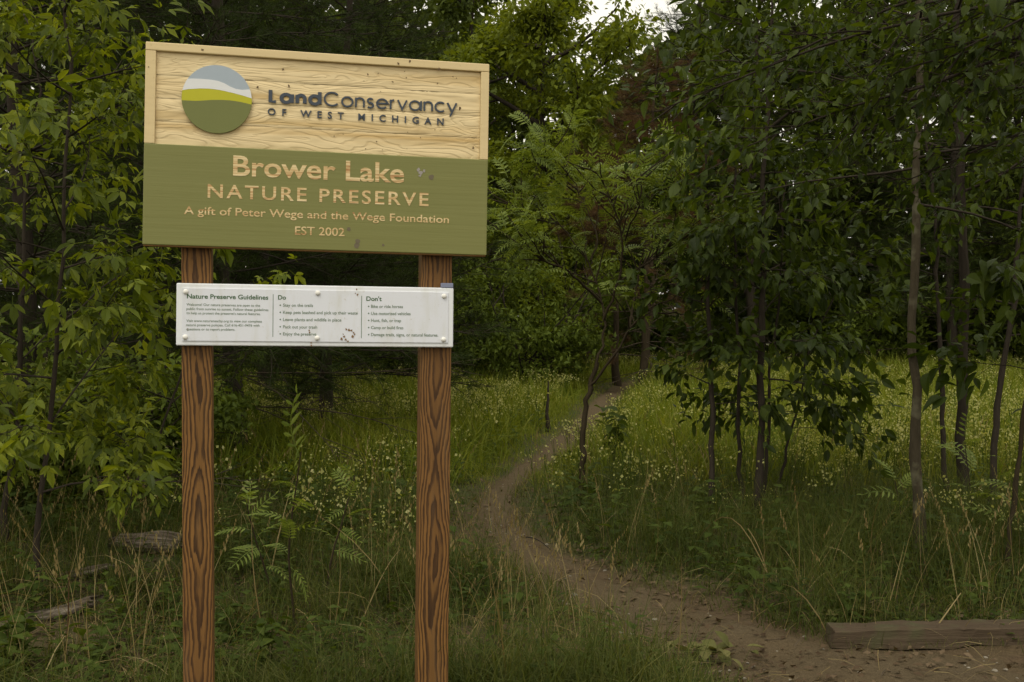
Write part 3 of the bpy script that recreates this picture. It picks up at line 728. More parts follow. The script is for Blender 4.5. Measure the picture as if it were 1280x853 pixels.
# ------------------------------------------------------------------ trees
def polyline(g, p, d, L, n, wob, trop):
    P = [np.array(p, float)]; d = np.array(d, float)/np.linalg.norm(d)
    for i in range(n):
        d = d+g.normal(0, wob, 3)+np.array([0, 0, trop]); d /= np.linalg.norm(d); P.append(P[-1]+d*L/n)
    return np.array(P), d
def perp(g, d, ang, az=None):
    d = d/np.linalg.norm(d); r = np.cross(d, [0, 0, 1.]) if abs(d[2]) < .95 else np.array([1., 0, 0]); r /= np.linalg.norm(r); s = np.cross(d, r)
    a = g.uniform(0, 2*pi) if az is None else az
    return cos(ang)*d+sin(ang)*(cos(a)*r+sin(a)*s)
def samp(P, t):
    x = t*(len(P)-1); i = min(int(x), len(P)-2); return P[i]+(P[i+1]-P[i])*(x-i), (P[i+1]-P[i])
def limb(g, p, d, L, r, trop, wob=.09, nsub=5, sublen=.45, twl=.3, leafstep=.08, depth=2, splay=.9):
    """one branch with its sub-branches and twigs: returns wood polylines and leaf anchors (pos, dir)"""
    wood = []; anch = []
    P, _ = polyline(g, p, d, L, max(4, int(L*5)), wob, trop); wood.append((P, np.linspace(r, r*.25, len(P))))
    def leafy(P, t0=.1):
        Lp = np.linalg.norm(np.diff(P, axis=0), axis=1).sum(); n = max(2, int(Lp/leafstep))
        for k in range(n):
            t = t0+(1-t0)*(k+g.uniform(.2, .8))/n; q, dd = samp(P, min(t, .999)); anch.append((q, perp(g, dd, g.uniform(.5, 1.1))))
    for k in range(nsub):
        t = .2+.8*(k+g.uniform(.1, .9))/nsub; q, dd = samp(P, min(t, .999)); d2 = perp(g, dd, g.uniform(.5, splay)); d2[2] *= .6
        L2 = L*sublen*(1.15-.6*t)*g.uniform(.7, 1.2); P2, _ = polyline(g, q, d2, L2, 4, wob*1.3, trop); wood.append((P2, np.linspace(r*.42, r*.14, len(P2))))
        if depth > 1:
            for j in range(max(1, int(L2/twl*1.3))):
                t2 = g.uniform(.2, 1); q3, d3 = samp(P2, min(t2, .999)); P3, _ = polyline(g, q3, perp(g, d3, g.uniform(.4, 1)), twl*g.uniform(.6, 1.3), 3, .12, trop)
                wood.append((P3, np.linspace(r*.2, r*.07, len(P3)))); leafy(P3)
        leafy(P2, .35)
    leafy(P, .55)
    return wood, anch
def inframe(P, m=25):
    y = np.maximum(P[:, 1], .1); x = CX+FPX*P[:, 0]/y; z = CY-FPX*(P[:, 2]-CAMZ)/y
    return (P[:, 1] > .5) & (x > -m) & (x < 1280+m) & (z > -m) & (z < 853+m)
LEAFMESH = {}
def leaf_mesh(kind, mat, k):
    key = (kind, mat.name, k)
    if key not in LEAFMESH:
        V, F = {'tri': trifoliate, 'simple': simple_leaf, 'frond': lambda k: frond(5+k)}[kind](k)
        LEAFMESH[key] = make_mesh('leaf', V, F, False, [mat])
    return LEAFMESH[key]
LOD = {'tri': lambda k: merge([cheap(leaflet(.42, .2, .2, 1, .4, (0, .42), 0, .6)), cheap(leaflet(.44, .2, .2, 1, .4, (.02, .32), .85, .45)), cheap(leaflet(.44, .2, .2, 1, .4, (-.02, .32), -.85, .45))]),
       'simple': lambda k: curl(cheap_leaf(k % 2), k), 'frond': lambda k: frond(6+k, 1)}
def cheap(x): return x
def foliage(root, g, anch, kind, mat, size, per=1, spread=.0, droop=.6, nobj=300, dens=1.0, name='foliage', upf=1.0):
    """leaves at the anchors: the 300 that show largest are parts, the rest one stuff part"""
    A = np.array([a for a, _ in anch]); D = np.array([d for _, d in anch])
    A = np.repeat(A, per, 0); D = np.repeat(D, per, 0); keep = g.random(len(A)) < dens; A = A[keep]; D = D[keep]
    A = A+g.normal(0, 1, A.shape)*spread; D = norm(D+g.normal(0, .35, D.shape)); D[:, 2] -= droop*g.uniform(.4, 1.3, len(D)); D = norm(D)
    up = norm(np.array([0, 0, upf])+g.normal(0, .35, D.shape)); Rm = frames(D, up); S = size*g.uniform(.6, 1.25, len(A))
    vis = inframe(A+D*S[:, None]*.5); score = np.where(vis, S/np.maximum(A[:, 1], .5), -1)
    order = np.argsort(-score); single = np.zeros(len(A), bool)
    sel = order[:nobj]; sel = sel[score[sel] > 0]; single[sel] = True
    for n_, i in enumerate(sel):
        m = Matrix(Rm[i]).to_4x4(); me = leaf_mesh(kind, mat, n_ % 5); o = bpy.data.objects.new('leaf', me); COL.objects.link(o)
        o.parent = root; m = m@Matrix.Scale(float(S[i]), 4); m.translation = Vector(A[i])-root.location; o.matrix_local = m
    rest = ~single
    if rest.any():
        mb = MB(); idx = np.where(rest)[0]
        for k in range(4): j = idx[k::4]; scatter(mb, LOD[kind](k), A[j], Rm[j], S[j])
        put(mb.build(name, mat, kind='stuff'), root)
    return len(A)
def wood_obj(polys, name, mat, root, n=6, nmin=4, kind=None):
    mb = MB()
    for P, r in polys: tube(mb, P, r, n if r[0] > .008 else nmin)
    return put(mb.build(name, mat, sm=True, kind=kind), root)
def trunk_poly(base, top, r0, r1, g, wob=.02, n=14, flare=1.5):
    wob = wob*min(1, np.linalg.norm(np.array(top, float)-np.array(base, float))/6)
    base = np.array(base, float); top = np.array(top, float); t = np.linspace(0, 1, n+1)
    P = base+(top-base)*t[:, None]; w = np.cumsum(g.normal(0, wob, (n+1, 2)), 0); w -= w[0]; w -= t[:, None]*w[-1]; P[:, :2] += w
    r = r0+(r1-r0)*t; r = r*(1+(flare-1)*np.exp(-t*n*1.1)); P[0, 2] -= .15
    return P, r
def ground_at(px, Y): x = at(px, Y); return np.array([x, Y, float(gz(x, Y))])

def broadleaf(name, label, cat, base, polys, limbs, leaf, mat, barkm, size, seed, group=None, per=1, spread=.03, droop=.6, nobj=300, dens=1.0, nb=8):
    """polys = trunk stems; limbs = list of (wood, anchors)"""
    g = np.random.default_rng(seed); root = empty(name, tuple(base), label, cat, group)
    polys = [(P, r*(1+.07*g.normal(0, 1, len(r)))) for P, r in polys]
    for P, r in polys: wood_obj([(P, r)], 'trunk' if len(polys) == 1 else 'stem', barkm, root, nb)
    anch = []
    for w, a in limbs: wood_obj(w, 'branch', M['bark_dark'], root, 6, 3); anch += a
    if anch: foliage(root, g, anch, leaf, mat, size, per, spread, droop, nobj, dens)
    return root

# -- box elder on the left, close
def box_elder(px0, Y, hgt, seed, label, nl, dirs=None, scale=1.0, rr=.017):
    g = np.random.default_rng(seed); b = ground_at(px0, Y); P, r = trunk_poly(b, b+np.array([.35*g.normal(), .2, hgt]), rr, .006, g, .05)
    L = []
    for k in range(nl):
        t = .12+.88*(k+g.uniform(0, 1))/nl; q, dd = samp(P, min(t, .995)); az = k*2.4+g.uniform(-.4, .4)
        d = np.array([cos(az), sin(az)-.45, g.uniform(.15, .75)]); L.append(limb(g, q, d, scale*(1.15-.5*t)*g.uniform(.75, 1.2), .008, -.02, .1, 7, .5, .26, .055))
    L = [(w, [q for q in a if not (q[0][1] > .5 and CX+FPX*q[0][0]/q[0][1] > 205 and q[0][2] < 1.75)]) for w, a in L]
    return broadleaf('box_elder', label, 'tree', b, [(P, r)], L, 'tri', M['box_elder'], M['bark_dark'], .155, seed, 'box elders left of the sign', 1, .02, .75)
box_elder(48, 6.3, 3.8, 1, 'bright green box elder with drooping three-part leaves close to the left edge of the sign', 22)
box_elder(10, 7.4, 3.6, 2, 'darker box elder at the left picture edge with leafy boughs at sign height', 15, rr=.022)
box_elder(150, 8.2, 1.9, 3, 'low box elder sapling leafing out left of the left post below the sign', 9, scale=.55, rr=.012)

# -- saplings on the right
def right_tree(px0, Y, px_top, hgt, r0, seed, label, nl, blen, size, mat, barkm, t0=.2, name='sapling', group='slender trees on the right', density=1.0, kind='simple', az0=None, tr=-.02, step=.05, up=(.0, .5), limit=300):
    g = np.random.default_rng(seed); b = ground_at(px0, Y)
    top = np.array([at(px_top, Y), Y+g.normal()*.1, b[2]+hgt]); P, r = trunk_poly(b, top, r0, r0*.35, g, .018 if r0 > .02 else .03, 22, 1.5)
    L = []
    for k in range(nl):
        t = t0+(1-t0)*(k+g.uniform(0, 1))/nl; q, dd = samp(P, min(t, .995)); az = k*2.4+g.uniform(-.5, .5) if az0 is None else az0[k % len(az0)]+g.uniform(-.3, .3)
        d = np.array([cos(az), sin(az), g.uniform(*up)]); L.append(limb(g, q, d, blen*(1.2-.5*t)*g.uniform(.7, 1.2), max(.005, r0*.25), tr, .09, 7, .5, .3, step))
    return broadleaf(name, label, 'tree', b, [(P, r)], L, kind, mat, barkm, size, seed, group, 1, .03, .55, limit, density)
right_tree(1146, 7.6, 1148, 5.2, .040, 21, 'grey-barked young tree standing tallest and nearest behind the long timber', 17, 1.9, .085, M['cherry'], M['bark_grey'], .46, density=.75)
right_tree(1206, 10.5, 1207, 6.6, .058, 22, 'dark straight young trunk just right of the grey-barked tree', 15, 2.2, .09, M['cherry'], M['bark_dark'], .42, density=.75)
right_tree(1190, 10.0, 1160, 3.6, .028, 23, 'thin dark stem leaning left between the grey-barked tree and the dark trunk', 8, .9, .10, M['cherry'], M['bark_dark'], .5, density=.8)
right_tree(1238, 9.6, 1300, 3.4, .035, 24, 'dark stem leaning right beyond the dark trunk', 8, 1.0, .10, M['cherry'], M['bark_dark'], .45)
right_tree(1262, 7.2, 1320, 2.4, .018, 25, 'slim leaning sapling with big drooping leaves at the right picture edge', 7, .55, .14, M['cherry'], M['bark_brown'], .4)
# the cluster of thin stems
cl = [(891, 9.6, 880, 3.3, .026, 31, 'leftmost thin stem of the sapling clump, set apart from the rest', 8),
      (927, 9.9, 925, 3.9, .020, 32, 'thin upright sapling second from the left in the clump', 8),
      (945, 9.4, 967, 4.4, .034, 33, 'thickest dark stem at the middle of the sapling clump', 12),
      (952, 9.8, 985, 3.0, .017, 34, 'slight sapling leaning right beside the thickest stem of the clump', 6),
      (963, 10.2, 1060, 2.3, .014, 35, 'low sapling bending far to the right out of the clump', 6)]
for px0, Y, pt, h, r0, sd, lab, nl in cl:
    right_tree(px0, Y, pt, h, r0, sd, lab, int(nl*1.6), .80 if px0 > 900 else .6, .12, M['cherry'], M['bark_dark'], .24, group='sapling clump right of the path', kind='simple', tr=-.03, step=.055)
# overhanging tree whose boughs fill the top right: its trunk stands outside the picture
def overhang():
    g = np.random.default_rng(41); b = ground_at(1560, 5.6); P, r = trunk_poly(b, b+np.array([-.3, .2, 6.2]), .09, .03, g, .03)
    L = []
    for (px, py, Y, L_) in [(830, 30, 5.4, 2.9), (900, 90, 5.8, 2.7), (980, 20, 5.2, 2.3), (1080, 60, 5.6, 2.0), (1180, 10, 5.4, 1.6), (1120, 200, 6.2, 1.7), (860, -40, 6.2, 3.0), (1000, -80, 6.0, 2.4), (1230, 120, 5.6, 1.3), (800, 70, 6.6, 3.0), (1020, 140, 6.4, 2.2)]:
        tgt = np.array([at(px, Y), Y, hz(py, Y)]); z0_ = min(tgt[2]+.25, 5.8); q, _ = samp(P, (z0_-P[0][2])/(P[-1][2]-P[0][2])); d = tgt-q
        L.append(limb(g, q, d, np.linalg.norm(d)*1.0, .013, -.012, .05, 13, .30, .28, .055))
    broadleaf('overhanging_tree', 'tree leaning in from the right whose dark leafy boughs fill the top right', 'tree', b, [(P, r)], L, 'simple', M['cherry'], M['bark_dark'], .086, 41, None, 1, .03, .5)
overhang()

# -- sumac tree by the path
def sumac():
    g = np.random.default_rng(51); b0 = px2g(727, 628); b = np.array([b0[0], b0[1], float(gz(*b0))]); Y = b[1]
    def pt(px, py, dy=0): return np.array([at(px, Y+dy), Y+dy, hz(py, Y+dy)])
    def curve(pts, r0, r1, k=4):
        pts = np.array(pts); t = np.arange(len(pts)); tt = np.linspace(0, len(pts)-1, (len(pts)-1)*k+1); P = np.stack([np.interp(tt, t, pts[:, i]) for i in range(3)], -1)
        for _ in range(3): P[1:-1] = (P[:-2]+2*P[1:-1]+P[2:])/4
        P += g.normal(0, .008, P.shape); return P, np.linspace(r0, r1, len(P))
    root = empty('sumac_tree', tuple(b), 'small sumac with forked crooked trunk and feathery leaves left of the path bend', 'tree')
    tr = curve([b-[0, 0, .1], pt(728, 590), pt(729, 560), pt(730, 520), pt(738, 480), pt(747, 452)], .030, .021)
    wood_obj([tr], 'trunk', M['bark_brown'], root, 8)
    limbs = [[pt(747, 452), pt(757, 415, .1), pt(754, 380, .2), pt(738, 330, .3), pt(700, 280, .4), pt(665, 240, .5)],
             [pt(736, 485), pt(762, 455, -.1), pt(788, 410, -.2), pt(806, 388, -.3), pt(850, 370, -.3), pt(880, 350, -.3)],
             [pt(756, 400, .1), pt(775, 350, 0), pt(780, 300, -.1), pt(765, 250, -.2), pt(745, 215, -.2)],
             [pt(788, 410, -.2), pt(795, 350, .2), pt(810, 290, .3), pt(830, 250, .4)],
             [pt(754, 380, .2), pt(725, 350, .0), pt(690, 330, -.3), pt(650, 310, -.4)],
             [pt(738, 330, .3), pt(750, 290, .5), pt(720, 240, .6), pt(705, 205, .6)],
             [pt(775, 350), pt(810, 330, -.2), pt(845, 300, -.4), pt(870, 275, -.4)],
             [pt(700, 280, .4), pt(660, 275, .3), pt(635, 250, .3)], [pt(780, 300, -.1), pt(800, 260, -.5), pt(795, 225, -.6)], [pt(806, 388, -.3), pt(840, 395, 0), pt(885, 385, .2)],
             [pt(720, 240, .6), pt(690, 225, .2), pt(672, 205, 0)], [pt(765, 250, -.2), pt(785, 230, .2), pt(812, 215, .5)]]
    anch = []
    for i, l in enumerate(limbs):
        P, r = curve(l, .014 if i < 5 else .009, .005); polys = [(P, r)]; ends = [(P[-1], P[-1]-P[-3])]
        for k in range(9 if i < 7 else 6):
            t = g.uniform(.35, 1); q, dd = samp(P, min(t, .99)); d = perp(g, dd, g.uniform(.4, 1.1)); d[2] = abs(d[2])*.7+.25
            P2, de = polyline(g, q, d, g.uniform(.25, .65), 4, .15, .05); polys.append((P2, np.linspace(.008, .004, 5))); ends.append((P2[-1], de))
        wood_obj(polys, 'branch', M['bark_brown'], root, 6)
        for q, d in ends:
            for j in range(7 if q[2] > 2.25 else 2):
                a = j*2.4+g.uniform(-.3, .3); el = g.uniform(-.1, 1.1); anch.append((q+np.array([0, 0, -.02*j]), np.array([cos(a)*cos(el), sin(a)*cos(el), sin(el)])))
    foliage(root, g, anch, 'frond', M['sumac'], .27, 1, .02, .28)
sumac()
def sumac_seedling(px, py, h, nfr, size, seed, label, group='young sumacs in the grass', lean=0.):
    g = np.random.default_rng(seed); b0 = px2g(px, py); b = np.array([b0[0], b0[1], float(gz(*b0))]); root = empty('sumac_seedling', tuple(b), label, 'plant', group)
    P, _ = polyline(g, b-[0, 0, .03], (lean, 0, 1), h, 7, .05, .02); wood_obj([(P, np.linspace(.007, .003, 8))], 'stem', M['bark_brown'], root, 6)
    anch = []
    for k in range(nfr):
        t = .35+.65*(k+.5)/nfr; q, dd = samp(P, min(t, .99)); a = k*2.4+g.uniform(-.3, .3); el = .1+.9*t*g.uniform(.4, 1.1); anch.append((q, np.array([cos(a)*cos(el), sin(a)*cos(el), sin(el)])))
    foliage(root, g, anch, 'frond', M['sumac'], size, 1, .0, .25)
sumac_seedling(368, 790, 1.0, 11, .28, 61, 'tallest young sumac with feathery leaves growing between the two posts')
sumac_seedling(345, 760, .7, 8, .25, 62, 'young sumac nearest the left post, between the posts', lean=-.15)
sumac_seedling(405, 745, .75, 8, .24, 63, 'smaller young sumac right of the tallest one between the posts', lean=.12)
sumac_seedling(1215, 665, .8, 10, .30, 64, 'young sumac in the shade under the right-hand trees')
sumac_seedling(1130, 680, .5, 7, .25, 65, 'short young sumac at the foot of the grey-barked tree')
sumac_seedling(1262, 700, .6, 8, .28, 66, 'young sumac in tall grass near the right picture edge')

# -- conifers
TUFT = [needle_tuft(16, 1), needle_tuft(16, 2)]
def conifer_data(seed, h, nwh, rmax, mat_ok=True, dead=.3, tuft=.17, r0=.11, tuftn=1.0, shape=.8):
    """trunk, living boughs with needle tufts, bare dead boughs low down; local coordinates"""
    g = np.random.default_rng(seed); P, r = trunk_poly((0, 0, 0), (.3*g.normal(), .3*g.normal(), h), r0, .02, g, .03, 16, 1.3)
    wood = []; deadw = []; A = []; D = []
    for w in range(nwh):
        t = .06+.92*w/nwh; q, _ = samp(P, min(t, .99)); nb = g.integers(4, 6); L0 = rmax*(1-t)**shape+.25
        for b in range(nb):
            az = 2*pi*b/nb+w*1.3+g.uniform(-.3, .3); L = L0*g.uniform(.7, 1.15); isd = t < dead
            d = np.array([cos(az), sin(az), g.uniform(-.15, .3) if not isd else g.uniform(-.3, .15)])
            Pb, _ = polyline(g, q, d, L*(.8 if isd else 1), 7, .06, .02 if not isd else -.03); (deadw if isd else wood).append((Pb, np.linspace(.018, .005, 8)*(.6 if isd else 1)))
            ns = int(L*(8 if not isd else 2.2))
            for s in range(ns):
                tt = .25+.75*g.random(); q2, d2 = samp(Pb, min(tt, .99)); dd = perp(g, d2, g.uniform(.5, 1.1)); dd[2] *= .4; L2 = L*.32*(1.3-tt)*g.uniform(.6, 1.2)+.12
                P2, de = polyline(g, q2, dd, L2, 3, .1, .03 if not isd else -.05); (deadw if isd else wood).append((P2, np.linspace(.008, .003, 4)*(.6 if isd else 1)))
                if not isd or g.random() < .12:
                    for k in range(max(2, int(L2/.10*tuftn))):
                        q3, d3 = samp(P2, min(g.uniform(.2, 1), .999)); A.append(q3); D.append(norm(d3)+g.normal(0, .35, 3)+[0, 0, .15])
    A = np.array(A); D = norm(np.array(D)); Rm = frames(D, g.normal(0, 1, D.shape)); S = tuft*g.uniform(.7, 1.3, len(A))
    mb = MB(); scatter(mb, TUFT[0], A[::2], Rm[::2], S[::2]); scatter(mb, TUFT[1], A[1::2], Rm[1::2], S[1::2])
    def w2m(ws, n=4):
        m = MB()
        for P_, r_ in ws: tube(m, P_, r_, n)
        return m
    return (P, r), w2m(wood, 3), w2m(deadw, 4), mb
PINE = {}
def conifer(seed, px, Y, rz, sc, label, group='pines behind the sign', dead=False, args=None, name='pine_tree'):
    if seed not in PINE:
        (P, r), w, dw, mb = conifer_data(seed, **args); tm = MB(); tube(tm, P, r, 9)
        PINE[seed] = (tm.mesh('trunk', M['bark_dark'] if not dead else M['bark_brown'], True), w.mesh('boughs', M['bark_dark'], True), dw.mesh('dead_boughs', M['twig_dead'], True),
                      mb.mesh('crown', M['dead_pine'] if dead else M['pine']))
    b = ground_at(px, Y); root = empty(name, tuple(b), label, 'tree', group); root.rotation_euler = (0, 0, rz); root.scale = (sc, sc, sc)
    for nm, me in zip(('trunk', 'boughs', 'dead_boughs', 'crown'), PINE[seed]):
        if len(me.vertices): 
            o = bpy.data.objects.new(nm, me); COL.objects.link(o); o.parent = root
            if nm == 'crown': o['kind'] = 'stuff'
A1 = dict(h=11, nwh=28, rmax=3.3, dead=.09, tuft=.20, tuftn=1.0)
A2 = dict(h=12.5, nwh=28, rmax=3.6, dead=.12, tuft=.21, tuftn=1.0)
conifer(101, 30, 11.5, .3, .95, 'dark pine behind the box elder at the left picture edge', args=A1)
conifer(102, 300, 13.2, 1.2, .95, 'pine with bare dead lower boughs directly behind the left half of the sign', args=A2)
conifer(101, 405, 16, 2.3, .85, 'pine behind the right half of the sign, its top boughs above the sign corner', args=A1)
conifer(102, 160, 17.5, 4.0, 1.15, 'pine farther back between the left edge pine and the sign pine', args=A2)
conifer(101, 335, 21, 5.1, 1.2, 'farthest pine glimpsed under the middle of the sign', args=A1)
conifer(102, 480, 27, .4, .95, 'pine standing behind the right post in the back row', args=A2)
conifer(103, 800, 25, 1.0, .80, 'dead conifer with rusty brown needles behind the sumac', None, True, dict(h=9.6, nwh=22, rmax=3.0, dead=0.42, tuft=.24, tuftn=2.4, shape=.55), 'dead_conifer')
conifer(101, 850, 37, 1.9, 1.35, 'tall dark pine in the wood right of the dead conifer', 'pines in the far wood', args=A1)
conifer(102, 1010, 36, 3.9, 1.2, 'tall dark pine in the wood behind the sapling clump', 'pines in the far wood', args=A2)
conifer(101, 1190, 33, 2.9, 1.35, 'tall dark pine in the wood behind the grey-barked tree', 'pines in the far wood', args=A1)

# -- bushes and background broadleaf trees: limbs with leaf clumps
def leafy_data(seed, h, rx, nst, size, nclump, per, t0=.1, r0=.05, stem_spread=.5, sig=.3, flat_=1.0, mode='bush', crown_c=None):
    g = np.random.default_rng(seed); wood = []; C = []
    if mode == 'bush':
        for s in range(nst):
            az = g.uniform(0, 2*pi); d = np.array([cos(az)*stem_spread, sin(az)*stem_spread, 1]); P, de = polyline(g, (g.normal()*.12*rx, g.normal()*.12*rx, -.1), d, h*g.uniform(.6, 1.0), 6, .1, .0); wood.append((P, np.linspace(r0, r0*.3, 7)))
            for k in range(8):
                q, dd = samp(P, min(g.uniform(t0, 1), .99)); P2, _ = polyline(g, q, perp(g, dd, g.uniform(.6, 1.3)), rx*g.uniform(.3, .7), 4, .12, .0); wood.append((P2, np.linspace(r0*.4, r0*.1, 5)))
                for t in (.5, .8, 1): C.append(samp(P2, min(t, .999))[0])
    else:
        P, r = trunk_poly((0, 0, 0), (g.normal()*.4, g.normal()*.3, h*.93), r0, r0*.2, g, .06, 14); wood.append((P, r))
        for k in range(nst):
            t = t0+(1-t0)*(k+g.random())/nst; q, dd = samp(P, min(t, .99)); az = k*2.4+g.uniform(-.4, .4); rel = (t-t0)/(1-t0); L = rx*(.55+.9*rel*(1-rel)*2-.35*rel)*g.uniform(.7, 1.2)
            P2, _ = polyline(g, q, (cos(az), sin(az), g.uniform(.2, .8)), L, 6, .12, .02); wood.append((P2, np.linspace(r0*.4, r0*.08, 7)))
            for j in range(5):
                q3, d3 = samp(P2, min(g.uniform(.3, 1), .99)); P3, _ = polyline(g, q3, perp(g, d3, g.uniform(.5, 1.2)), L*.4*g.uniform(.6, 1.2), 3, .15, .02); wood.append((P3, np.linspace(r0*.14, r0*.04, 4))); C += [P3[-1], P3[2]]
            C.append(P2[-1])
    C = np.array(C); pick = g.integers(0, len(C), nclump) if nclump > len(C) else g.permutation(len(C))[:nclump]
    C = C[pick]+g.normal(0, .12*sig, (len(pick), 3)); n = len(C)*per
    off = norm(g.normal(0, 1, (n, 3)))*(g.random((n, 1))**.5)*sig*g.uniform(.7, 1.3, (n, 1)); off[:, 2] *= .65
    A = np.repeat(C, per, 0)+off; A = A[A[:, 2] > .05]; off = off[:len(A)]; D = norm(g.normal(0, .6, A.shape)+norm(off)*.8+[0, 0, -.35])
    Rm = frames(D, norm(g.normal(0, .5, D.shape)+[0, 0, 1])); S = size*g.uniform(.6, 1.3, len(A)); mb = MB()
    for k in range(2): scatter(mb, cheap_leaf(k), A[k::2], Rm[k::2], S[k::2])
    wm = MB()
    for P_, r_ in wood: tube(wm, P_, r_, 7 if r_[0] > .05 else 4)
    return wm, mb
LEAFY = {}
def leafy(key, px, Y, rz, sc, label, name, cat, mat, group=None, args=None, bark='bark_dark', sz=1.0):
    if key not in LEAFY:
        w, mb = leafy_data(**args); LEAFY[key] = (w.mesh('trunk', M[bark], True), mb.mesh('crown', M[mat]))
    b = ground_at(px, Y); root = empty(name, tuple(b), label, cat, group); root.rotation_euler = (0, 0, rz); root.scale = (sc, sc, sc*sz)
    for nm, me in zip(('trunk' if cat == 'tree' else 'stems', 'crown' if cat == 'tree' else 'foliage'), LEAFY[key]):
        o = bpy.data.objects.new(nm, me); COL.objects.link(o); o.parent = root
        if nm in ('crown', 'foliage'): o['kind'] = 'stuff'
BUSH = dict(seed=201, h=2.6, rx=1.7, nst=9, size=.10, nclump=420, per=26, sig=.26, r0=.03, stem_spread=.55)
BUSH2 = dict(seed=202, h=2.2, rx=1.5, nst=8, size=.12, nclump=300, per=24, sig=.28, r0=.025, stem_spread=.6)
OAK = dict(seed=203, h=11, rx=4.2, nst=17, size=.20, nclump=260, per=70, sig=.62, t0=.22, r0=.22, mode='tree')
TREE2 = dict(seed=204, h=13, rx=4.0, nst=20, size=.23, nclump=300, per=50, sig=.75, t0=.10, r0=.18, mode='tree')
leafy('bush', 655, 25, .5, 1.35, 'large rounded dark green bush behind the right post and sumac', 'dense_bush', 'bush', 'bush', 'bushes along the wood edge', BUSH)
leafy('bush', 568, 27, 2.5, 1.25, 'dark bush behind the right post, left of the large rounded bush', 'dense_bush', 'bush', 'bush', 'bushes along the wood edge')
leafy('lime', 680, 28.5, .9, 1.1, 'yellow-green tall shrub between the oak and the large dark bush', 'lime_shrub', 'bush', 'lime', None, dict(seed=205, h=6.0, rx=2.0, nst=9, size=.13, nclump=380, per=22, sig=.4, r0=.04, stem_spread=.30))
leafy('oak', 680, 31, 0.6, 1.0, 'tall lumpy-crowned oak against the white sky at the top centre', 'oak_tree', 'tree', 'oak', None, OAK)
leafy('tree2', 585, 34, 1., 1.0, 'broad tree behind the sign corner, left of the lumpy oak', 'broadleaf_tree', 'tree', 'wood_leaf', 'broadleaf trees in the far wood', TREE2)
for k, (px, Y, sc, lab) in enumerate([(940, 34, 1.0, 'tall tree in the wood beyond the sapling clump'), (1090, 38, 1.1, 'tall tree in the wood left of the grey-barked trunk'), (1270, 36, 1.1, 'tall tree in the wood at the right picture edge'),
        (870, 42, .78, 'tree beyond the meadow between the dead conifer and the clump'), (1400, 30, 1.0, 'tall tree in the wood past the right picture edge'), (450, 38, 1.1, 'tall tree filling the view behind the top edge of the sign'), (250, 34, 1.1, 'tall tree behind the pines above the emblem'), (60, 30, 1.1, 'tall tree behind the left edge pine')]):
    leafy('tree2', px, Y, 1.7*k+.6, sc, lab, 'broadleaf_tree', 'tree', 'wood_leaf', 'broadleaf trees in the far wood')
for k, (px, Y, sc, lab) in enumerate([(840, 35, 1.15, 'low bush at the meadow edge right of the sumac crown'), (905, 37, 1.35, 'green bush behind the leftmost stems of the clump'), (985, 36, 1.42, 'sunlit bush behind the middle of the sapling clump'), (1060, 34, 1.55, 'brightest leafy bush between the clump and the grey-barked tree'),
        (1130, 37, 1.62, 'bush behind the grey-barked trunk'), (1215, 35, 1.49, 'bush behind the dark straight trunk'), (1290, 34, 1.62, 'bush at the right end of the meadow'), (790, 35, 1.28, 'bush at the foot of the dead conifer'), (735, 38, 1.35, 'bush in the shade beyond the far end of the path')]):
    leafy('bush2', px, Y, 1.1*k, sc, lab, 'leafy_bush', 'bush', 'bush', 'bushes beyond the meadow', BUSH2)
for k, (px, Y, sc, lab) in enumerate([(-40, 9.5, .8, 'dark bush under the box elders at the left edge'), (110, 9.8, .75, 'dark bush behind the box elder beside the left post'), (200, 12, .7, 'dark bush under the pine just left of the left post'), (330, 27, 1.1, 'dark bush seen between the posts just right of the left post'), (440, 29, 1.2, 'dark bush seen between the posts near the right post'), (515, 26, 1.0, 'dark bush half hidden behind the right post')]):
    leafy('bush2', px, Y, 2.1*k+.7, sc, lab, 'leafy_bush', 'bush', 'bush', 'bushes under the pines')
# bare brown trunks in the dark wood
def bare(px, Y, h, r, seed, label, mat='bark_brown', lean=0., grp='bare trunks in the dark wood', name='dead_tree'):
    g = np.random.default_rng(seed); b = ground_at(px, Y); root = empty(name, tuple(b), label, 'tree', grp)
    P, rr = trunk_poly(b, b+np.array([lean, 0, h]), r, r*.3, g, .04); wood_obj([(P, rr)], 'trunk', M[mat], root, 9)
    polys = []
    for k in range(14 if h > 2 else 0):
        q, dd = samp(P, g.uniform(.1, .98)); Pb, _ = polyline(g, q, perp(g, dd, g.uniform(1, 1.5)), g.uniform(.4, 1.4), 5, .14, -.03); polys.append((Pb, np.linspace(r*.22, r*.06, 6)))
    if polys: wood_obj(polys, 'dead_branches', M['twig_dead'], root, 4)
bare(772, 27, 5.5, .085, 301, 'brown bare trunk right of the sumac fork at the wood edge')
bare(812, 31, 6, .10, 302, 'darker bare trunk behind the sumac crown, right of the brown one')
bare(735, 33, 5.5, .12, 303, 'thin bare trunk in shade behind the sumac fork')
bare(685, 16.5, .75, .035, 307, 'short dark dead stub before the large rounded bush', 'bark_dark', 0, None, 'dead_stub')
